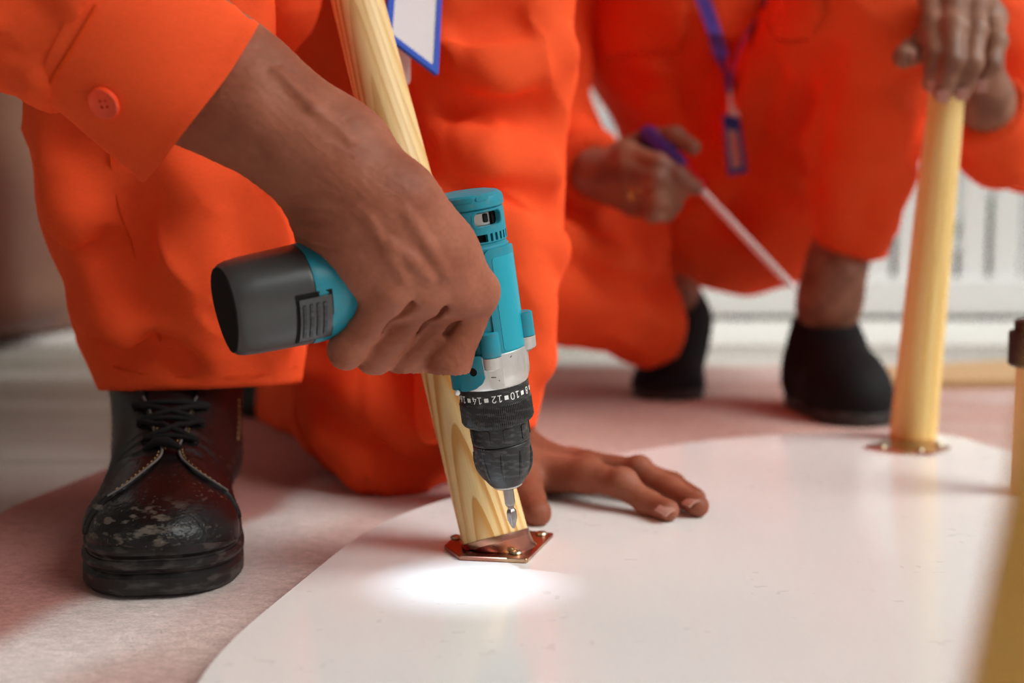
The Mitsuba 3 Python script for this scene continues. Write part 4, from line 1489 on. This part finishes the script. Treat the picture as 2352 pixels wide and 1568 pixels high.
frame = to_manifold(prism(rrect(-width, 0, 0, hgt, 0.003), 0, 0.003, 0.0005)) - to_manifold(prism(rrect(-width + 0.0062, 0.0062, -0.0055, hgt - 0.012, 0.003), -0.01, 0.01))
fm = from_manifold(frame)
fm.vertices = o + fm.vertices[:, :1] * vx + fm.vertices[:, 1:2] * vy + fm.vertices[:, 2:] * bz_
add('id_badge__frame', fm, 'blue_plastic', smooth=30)
add('id_badge__card', card(-width + 0.004, 0.004, -0.004, hgt - 0.010, 0.0006, 0.0016, 0.002), 'paper')
lan = spline([o - vx * width * 0.5 + vy * hgt, P(860, -500, 1.12), P(800, -1150, 1.13), P(760, -1500, 1.2)], 30)
add('id_badge__lanyard', tube(lan, 0.004, 8), 'blue_ribbon', smooth=True)
tg = prism(rrect(-0.016, 0, 0.0095, 0.055, 0.005), 0, 0.0015, 0.0003)
tg.apply_transform(frame_matrix(P(914, 197, zb + 0.06), RIGHT, UP, -FWD))
add('id_badge__paper_slip', tg, 'white_plastic')
tag('id_badge', 'large blue framed name badge hanging beside the front pine leg', 'badge')
labels['id_badge__paper_slip'] = {'label': 'white paper slip behind the blue frame'}

# ---------------------------------------------------------------- the worker behind
P2 = Field()
# right hand holding the screwdriver
h2 = Field()
wr2 = P(1372, 398, 1.60)
h2.chain([P(1300, 372, 1.72), wr2, P(1412, 410, 1.565)], [0.027, 0.0245, 0.0235], k=0.02)
k2 = [P(1438, 352, 1.535), P(1445, 395, 1.525), P(1450, 435, 1.530), P(1455, 470, 1.545)]
for q, r in zip(k2, (0.0145, 0.0145, 0.0140, 0.013)):
    h2.chain([P(1395, 405, 1.575), q], [0.018, r], k=0.018)
h2.chain([k2[0], P(1513, 376, 1.503), P(1560, 406, 1.498), P(1594, 430, 1.500)], [0.0125, 0.0108, 0.0095, 0.0085], k=0.006, kin=0.006)
h2.chain([k2[1], P(1510, 412, 1.495), P(1560, 438, 1.510), P(1545, 420, 1.535)], [0.0125, 0.0108, 0.0098, 0.0085], k=0.005, kin=0.006)
h2.chain([k2[2], P(1510, 455, 1.500), P(1545, 468, 1.525), P(1515, 450, 1.545)], [0.0120, 0.0105, 0.0095, 0.0085], k=0.005, kin=0.006)
h2.chain([k2[3], P(1500, 490, 1.515), P(1530, 490, 1.535), P(1505, 475, 1.555)], [0.0112, 0.0095, 0.0085, 0.0080], k=0.005, kin=0.006)
h2.chain([P(1430, 350, 1.575), P(1490, 318, 1.565), P(1550, 312, 1.545), P(1592, 338, 1.530)], [0.0150, 0.0115, 0.0102, 0.0088], k=0.010, kin=0.007)
H2 = h2.mesh(P(1450, 400, 1.54) + [-0.10, -0.10, -0.08], P(1450, 400, 1.54) + [0.10, 0.20, 0.08], 0.0028)
# left hand over the end of the rear leg
h3 = Field()
tipz = 1.335
h3.chain([P(2292, 320, 1.50), P(2262, 230, 1.435), P(2235, 120, 1.400), P(2215, 20, 1.385)], [0.028, 0.0245, 0.024, 0.022], k=0.02)
kn3 = [P(2142, -5, 1.352), P(2192, -22, 1.345), P(2240, 0, 1.350), P(2282, 45, 1.362)]
for q, r in zip(kn3, (0.0145, 0.0145, 0.014, 0.013)):
    h3.chain([P(2222, 40, 1.395), q], [0.020, r], k=0.02)
fing = [[(2142, 60, 1.318), (2148, 130, 1.300), (2140, 190, 1.306)], [(2190, 60, 1.304), (2186, 140, 1.290), (2166, 212, 1.298)], [(2240, 70, 1.306), (2232, 145, 1.294), (2210, 208, 1.302)], [(2288, 95, 1.322), (2276, 150, 1.314), (2254, 190, 1.318)]]
for q, fl, r in zip(kn3, fing, (0.0122, 0.0124, 0.0120, 0.0108)):
    h3.chain([q] + [P(*f) for f in fl], [r, r * 0.93, r * 0.82, r * 0.72], k=0.0045, kin=0.006)
h3.chain([P(2165, 50, 1.390), P(2125, 95, 1.365), P(2095, 118, 1.335), P(2076, 130, 1.318)], [0.017, 0.0130, 0.0118, 0.0108], k=0.012, kin=0.007)
H3 = h3.mesh(P(2200, 80, 1.36) + [-0.12, -0.10, -0.14], P(2200, 80, 1.36) + [0.12, 0.18, 0.10], 0.0028)
for q, F, ax_, i in ((P(2104, 126, 1.2), h3, P(2076, 130, 1.318) - P(2095, 118, 1.335), 0), (P(2140, 200, 1.2), h3, -UP, 1), (P(2165, 222, 1.2), h3, -UP, 2), (P(2210, 217, 1.2), h3, -UP, 3), (P(2255, 197, 1.2), h3, -UP, 4)):
    d = q - EYE
    u_, v_ = W / 2 + FPX * (d @ RIGHT) / (d @ FWD), H / 2 - FPX * (d @ UP) / (d @ FWD)
    c = F.hit(u_, v_, 1.15)
    if np.linalg.norm(c - P(u_, v_, 1.31)) < 0.05:
        nail(F, c, F.normal(c), ax_, 0.0052, 0.0060, 'person_001__fingernail')
# ankles
hipc = P(1690, 470, 1.92)
lk, rk = P(1995, 20, 1.47), P(1245, 640, 1.60)
an_l, an_r = P(1905, 690, 1.635), P(1560, 690, 1.80)
b3 = Field()
b3.chain([P(1690, 430, 1.95), P(1575, 0, 1.85), P(1590, -450, 1.70), P(1590, -760, 1.63)], [0.11, 0.105, 0.115, 0.08], k=0.05)
b3.chain([P(1590, -760, 1.63), P(1590, -960, 1.58)], [0.06, 0.05], k=0.04)
b3.ell(P(1590, -1130, 1.55), (0.072, 0.092, 0.112), k=0.03)
b3.ell(P(1590, -1050, 1.49), (0.05, 0.045, 0.058), k=0.03)
b3.ell(P(1590, -1110, 1.455), (0.012, 0.014, 0.018), k=0.012)
for s in (-1, 1):
    b3.ell(P(1590, -1120, 1.55) + RIGHT * 0.073 * s, (0.010, 0.018, 0.030), k=0.006)
shl, shr = P(1860, -620, 1.68), P(1340, -620, 1.68)
el_r, el_l = P(1285, 300, 1.80), P(2420, 330, 1.62)
b3.chain([shr, P(1262, 310, 1.80), P(1372, 398, 1.60)], [0.05, 0.036, 0.024], k=0.03)
b3.chain([shl, P(2180, -60, 1.74), el_l, P(2280, 290, 1.50)], [0.05, 0.042, 0.036, 0.026], k=0.03)
b3.chain([hipc, lk, P(1960, 420, 1.60), an_l, P(1890, 760, 1.66)], [0.08, 0.052, 0.046, 0.031, 0.030], k=0.03)
b3.chain([hipc, rk, P(1450, 700, 1.70), an_r], [0.08, 0.050, 0.042, 0.028], k=0.03)

c3 = Field()
c3.chain([P(1690, 430, 1.98), P(1572, 60, 1.87), P(1590, -450, 1.72), P(1590, -760, 1.64)], [0.135, 0.128, 0.135, 0.09], k=0.05)
c3.chain([P(1590, 470, 1.93), P(1740, 450, 1.92), P(1830, 420, 1.90)], [0.105, 0.108, 0.10], k=0.05)
c3.chain([P(1320, -620, 1.70), P(1238, 130, 1.80), P(1262, 330, 1.79), P(1352, 392, 1.635)], [0.068, 0.056, 0.056, 0.043], k=0.012, kin=0.03)
c3.cut(P(1362, 394, 1.612), unit(P(1372, 398, 1.60) - P(1288, 330, 1.79)))
c4 = Field()
c4.chain([P(1800, 330, 1.92), P(1900, 160, 1.70), lk], [0.105, 0.098, 0.078], k=0.03)
c4.chain([lk, P(1985, 160, 1.52), P(1975, 320, 1.575), P(1962, 450, 1.61), P(1950, 600, 1.645)], [0.078, 0.074, 0.062, 0.052, 0.041], k=0.02)
c4.cut(P(1950, 592, 1.645), unit(np.array([-0.06, -0.15, -1])))
c5 = Field()
c5.chain([P(1600, 470, 1.93), P(1400, 560, 1.74), rk], [0.098, 0.078, 0.066], k=0.03)
c5.chain([rk, P(1380, 690, 1.66), P(1490, 728, 1.72), P(1560, 728, 1.76)], [0.064, 0.054, 0.050, 0.050], k=0.02)
c5.cut(P(1522, 735, 1.74), unit(np.array([0.90, 0.25, 0.12])))
c6 = Field()
c6.chain([P(1870, -620, 1.70), P(2190, -60, 1.73), P(2430, 330, 1.63), P(2310, 315, 1.52), P(2266, 246, 1.455)], [0.068, 0.060, 0.056, 0.048, 0.040], k=0.02)
c6.cut(P(2266, 240, 1.452), unit(P(2262, 230, 1.435) - P(2292, 320, 1.50)))
call = Field()
call.field(c3, 0)
call.field(c4, 0.010).field(c5, 0.008).field(c6, 0.008)
for pts, r in ((((1850, 150), (1800, 330), (1680, 500)), 0.022), (((1640, 180), (1580, 300), (1480, 420)), 0.010), (((1700, 260), (1760, 340), (1840, 380)), 0.018), (((1420, 160), (1500, 220), (1560, 330)), 0.012), (((1560, 140), (1600, 240), (1640, 330)), 0.011), (((1780, 120), (1760, 230), (1700, 340)), 0.012), (((1900, 120), (1880, 260), (1890, 420)), 0.009), (((1310, 600), (1400, 640), (1500, 660)), 0.009)):
    hp = call.hits(pts, 1.3)
    call.groove(hp, r, k=0.03)
for pts, r in ((((1740, 160), (1690, 330), (1560, 480)), 0.012), (((1500, 220), (1600, 330), (1640, 420)), 0.010), (((1990, 250), (1960, 380), (1930, 520)), 0.012), (((2060, 260), (2040, 420), (2010, 560)), 0.012), (((1300, 545), (1400, 590), (1480, 600)), 0.010)):
    hp = call.hits(pts, 1.3)
    call.seg(hp[0], hp[1], r * 0.6, r, k=0.035).seg(hp[1], hp[2], r, r * 0.6, k=0.035)


def c_disp(p):
    q = p @ np.array([[0.7, 0.2, -0.6], [-0.2, 0.9, 0.3], [0.6, -0.2, 0.75]])
    n3 = (1 - np.abs(2 * meshkit.fbm(q * np.array([15.0, 10.0, 5.5]), 2, 61) - 1)) ** 3 - 0.3
    return (-0.008 * n3 + 0.016 * (meshkit.fbm(p * np.array([8.0, 8.0, 5.0]), 3, 31) - 0.5) + 0.004 * (meshkit.fbm(p * 24.0, 2, 33) - 0.5)).astype(np.float32)


call.disp = c_disp
m = call.mesh([-0.06, 1.34, -0.01], [0.74, 2.2, 1.0], 0.0058)
m.vertices[:, 2] = np.maximum(m.vertices[:, 2], ZR + 0.0004)
add('person_001__coverall', m, 'cloth', smooth=True)
show2 = Field().seg(P(1590, -900, 1.58), P(1590, -1130, 1.55), 0.14, 0.2).seg(an_l, P(1890, 760, 1.66), 0.06).seg(P(1935, 560, 1.64), an_l, 0.036, 0.05).seg(P(1556, 690, 1.80), P(1556, 740, 1.81), 0.034)
b3.chain([an_r, P(1556, 740, 1.81)], [0.028, 0.028], k=0.01)
BF = Field().field(b3, 0).fn(lambda p: np.minimum(call(p) + 0.016, show2(p)), 0.004, 2)
B3 = BF.mesh([0.0, 1.35, -0.01], [0.72, 2.15, 1.25], 0.010)
add('person_001__body', join(H2, H3, B3), 'skin_light', smooth=True)
# chest pocket flaps
for quad in ([(1385, -60), (1575, -60), (1578, 60), (1560, 108), (1480, 118), (1400, 125), (1386, 90)], [(1772, -60), (1900, -60), (1900, 30), (1868, 72), (1800, 82), (1778, 40)]):
    front, back = [], []
    poly = Polygon(quad).buffer(-8).buffer(8)
    tri = trimesh.creation.triangulate_polygon(poly, engine='earcut')
    v2, f2 = trimesh.remesh.subdivide_to_size(np.c_[tri[0], np.zeros(len(tri[0]))], tri[1], 40, max_iter=8)
    top = call.hits(v2[:, :2], 1.3, 0.007)
    bot = np.array([q + FWD * 0.012 for q in top])
    edges = trimesh.Trimesh(v2, f2, process=False)
    es = edges.edges_sorted
    uq, ct = np.unique(es, axis=0, return_counts=True)
    bnd = {tuple(e) for e in uq[ct == 1]}
    sidef = []
    nV = len(v2)
    for t in f2:
        for i in range(3):
            a, b = t[i], t[(i + 1) % 3]
            if tuple(sorted((a, b))) in bnd:
                sidef += [[b, a, a + nV], [b, a + nV, b + nV]]
    fm = trimesh.Trimesh(np.vstack([top, bot]), np.vstack([f2, f2[:, ::-1] + nV, np.array(sidef)]), process=False)
    add('person_001__coverall__pocket_flap', fm, 'cloth', smooth=40)
# shoes
s1 = Field()
s1.chain([P(1893, 745, 1.655), P(1898, 810, 1.655), P(1945, 895, 1.590), P(1972, 912, 1.560)], [0.0345, 0.040, 0.042, 0.036], k=0.02, kin=0.03)
s1.seg(P(1868, 880, 1.675), P(1900, 890, 1.65), 0.036, 0.038, k=0.03)
s1.cut((0, 0, ZR + 0.010), (0, 0, -1))
s1.cut(P(1893, 728, 1.655), UP)
add('person_001__shoe__upper', s1.mesh(P(1920, 850, 1.62) - 0.16, P(1920, 850, 1.62) + 0.16, 0.004), 'shoe_black', smooth=True)
ctr = [G(1872, 925, ZR)[:2], G(1962, 945, ZR)[:2]]
so = prism(Point(*P(1872, 900, 1.672)[:2]).buffer(0.036).union(Point(*P(1962, 920, 1.570)[:2]).buffer(0.044)).convex_hull, ZR + 0.0004, ZR + 0.017, 0.003)
add('person_001__shoe__sole', so, 'boot_rubber', smooth=30)
s2 = Field()
s2.chain([P(1556, 690, 1.80), P(1566, 735, 1.815), P(1545, 800, 1.80), P(1535, 872, 1.775)], [0.030, 0.032, 0.036, 0.0385], k=0.02, kin=0.03)
s2.ell(P(1535, 882, 1.765), (0.044, 0.040, 0.026), k=0.02)
s2.cut((0, 0, ZR + 0.0006), (0, 0, -1))
s2.cut(P(1550, 668, 1.80), UP)
add('person_001__shoe_001__upper', s2.mesh(P(1545, 800, 1.79) - 0.15, P(1545, 800, 1.79) + 0.15, 0.004), 'shoe_black', smooth=True)
so = prism(Point(*P(1535, 880, 1.765)[:2]).buffer(0.045), ZR + 0.0004, ZR + 0.014, 0.003)
add('person_001__shoe_001__sole', so, 'boot_rubber', smooth=30)
hair = Field().ell(P(1590, -1180, 1.57), (0.077, 0.095, 0.096)).cut(P(1590, -1120, 1.51), unit(np.array([0, -1, -0.5])))
add('person_001__hair', hair.mesh(P(1590, -1180, 1.57) - 0.15, P(1590, -1180, 1.57) + 0.15, 0.008), 'hair', smooth=True)
# ring
rp, rq = k2[2], P(1510, 455, 1.500)
ra_ = unit(rq - rp)
x, y, z = basis(ra_)
ring = lathe([(0.0118, -0.0022), (0.0131, -0.0018), (0.0134, 0.0), (0.0131, 0.0018), (0.0118, 0.0022), (0.0116, 0.0), (0.0118, -0.0022)], 32, caps=False)
ring.apply_transform(frame_matrix(rp * 0.72 + rq * 0.28, x, y, z))
add('person_001__finger_ring', ring, 'gold', smooth=35)
gem = box([-0.0035, -0.0035, -0.002], [0.0035, 0.0035, 0.002], 0.001)
gem.apply_translation(rp * 0.72 + rq * 0.28 - FWD * 0.0132)
add('person_001__finger_ring__crest', gem, 'gold')
tag('person_001', 'worker in an orange coverall and black slip-on shoes crouching behind the table with a screwdriver', 'person')

# screwdriver
sa, sb, sc_ = P(1478, 300, 1.560), P(1612, 437, 1.512), P(1829, 668, 1.470)
sdx = unit(sb - sa)
x, y, z = basis(sdx)
hl_ = np.linalg.norm(sb - sa)


def on_axis(m, o):
    m.apply_transform(frame_matrix(o, x, y, z))
    return m


pr = [(0.004, 0), (0.0095, 0.002), (0.0115, 0.010), (0.0115, hl_ * 0.55), (0.0095, hl_ * 0.68)]
n = 36
a = np.arange(n) / n * 2 * np.pi
flute = lambda r, s: np.stack([r * (1 + 0.06 * np.cos(6 * a)) * np.cos(a), r * (1 + 0.06 * np.cos(6 * a)) * np.sin(a), a * 0 + s], 1)
add('screwdriver__handle', on_axis(loft([flute(r, s) for r, s in pr]), sa), 'handle_blue', smooth=40)
pr = [(0.0096, hl_ * 0.68), (0.0088, hl_ * 0.80), (0.0095, hl_ * 0.92), (0.0070, hl_), (0.0045, hl_ + 0.002)]
add('screwdriver__ferrule', on_axis(loft([flute(r, s) for r, s in pr]), sa), 'handle_red', smooth=40)
sx_ = unit(sc_ - sb)
xx, yy, zz = basis(sx_)
ls = np.linalg.norm(sc_ - sb)
sh = lathe([(0.0042, -0.004), (0.0042, ls - 0.014), (0.0036, ls - 0.012), (0.0040, ls - 0.010), (0.0010, ls)], 24)
sh.apply_transform(frame_matrix(sb, xx, yy, zz))
add('screwdriver__shaft', sh, 'shaft_steel', smooth=30)
tag('screwdriver', 'screwdriver with a blue and red handle and long steel shaft in the crouching worker\'s hand', 'screwdriver')

# lanyard and small badge
zc = lambda u, v: call.hit(u, v, 1.3, 0.008)


def ribbon(uv, w, t=0.0012):
    pts = call.hits(uv, 1.3, 0.009)
    sp = spline(pts, 24)
    nn = call.normals(sp)
    tg = np.gradient(sp, axis=0)
    tg /= np.linalg.norm(tg, axis=1, keepdims=True)
    sd = np.cross(tg, nn)
    sd /= np.linalg.norm(sd, axis=1, keepdims=True)
    return loft([np.array([q + s * w, q + n_ * t + s * w, q + n_ * t - s * w, q - s * w]) for q, s, n_ in zip(sp, sd, nn)])


add('id_badge_001__lanyard', ribbon([(1580, -80), (1612, 0), (1650, 100), (1690, 200)], 0.0085), 'blue_ribbon', smooth=30)
add('id_badge_001__lanyard', ribbon([(1800, -100), (1758, 0), (1725, 100), (1690, 200)], 0.0080), 'blue_ribbon', smooth=30)
z2b = min((zc(1688, 260) - EYE) @ FWD, (zc(1690, 390) - EYE) @ FWD) - 0.006


def quad_slab(q, t, z, bev=0.0005):
    c = [P(u, v, z) for u, v in q]
    return loft([np.array(c), np.array(c) - FWD * t])


add('id_badge_001__clip', quad_slab([(1672, 203), (1699, 203), (1699, 272), (1672, 272)], 0.003, z2b), 'white_plastic')
fr = to_manifold(trimesh.convex.convex_hull(np.vstack([[P(u, v, z2b), P(u, v, z2b) - FWD * 0.004] for u, v in ((1658, 262), (1698, 272), (1716, 396), (1672, 404))])))
inn = to_manifold(trimesh.convex.convex_hull(np.vstack([[P(u, v, z2b - 0.0015), P(u, v, z2b) - FWD * 0.01] for u, v in ((1668, 296), (1694, 302), (1706, 384), (1680, 390))])))
add('id_badge_001__frame', from_manifold(fr - inn), 'blue_plastic')
add('id_badge_001__card', quad_slab([(1667, 295), (1695, 301), (1707, 385), (1679, 391)], 0.0006, z2b - 0.0012), 'paper')
add('id_badge_001__photo', quad_slab([(1679, 310), (1694, 312), (1702, 378), (1688, 381)], 0.0004, z2b - 0.0019), 'photo_print')
tag('id_badge_001', 'small blue badge on a violet lanyard hanging on the crouching worker\'s chest', 'badge')
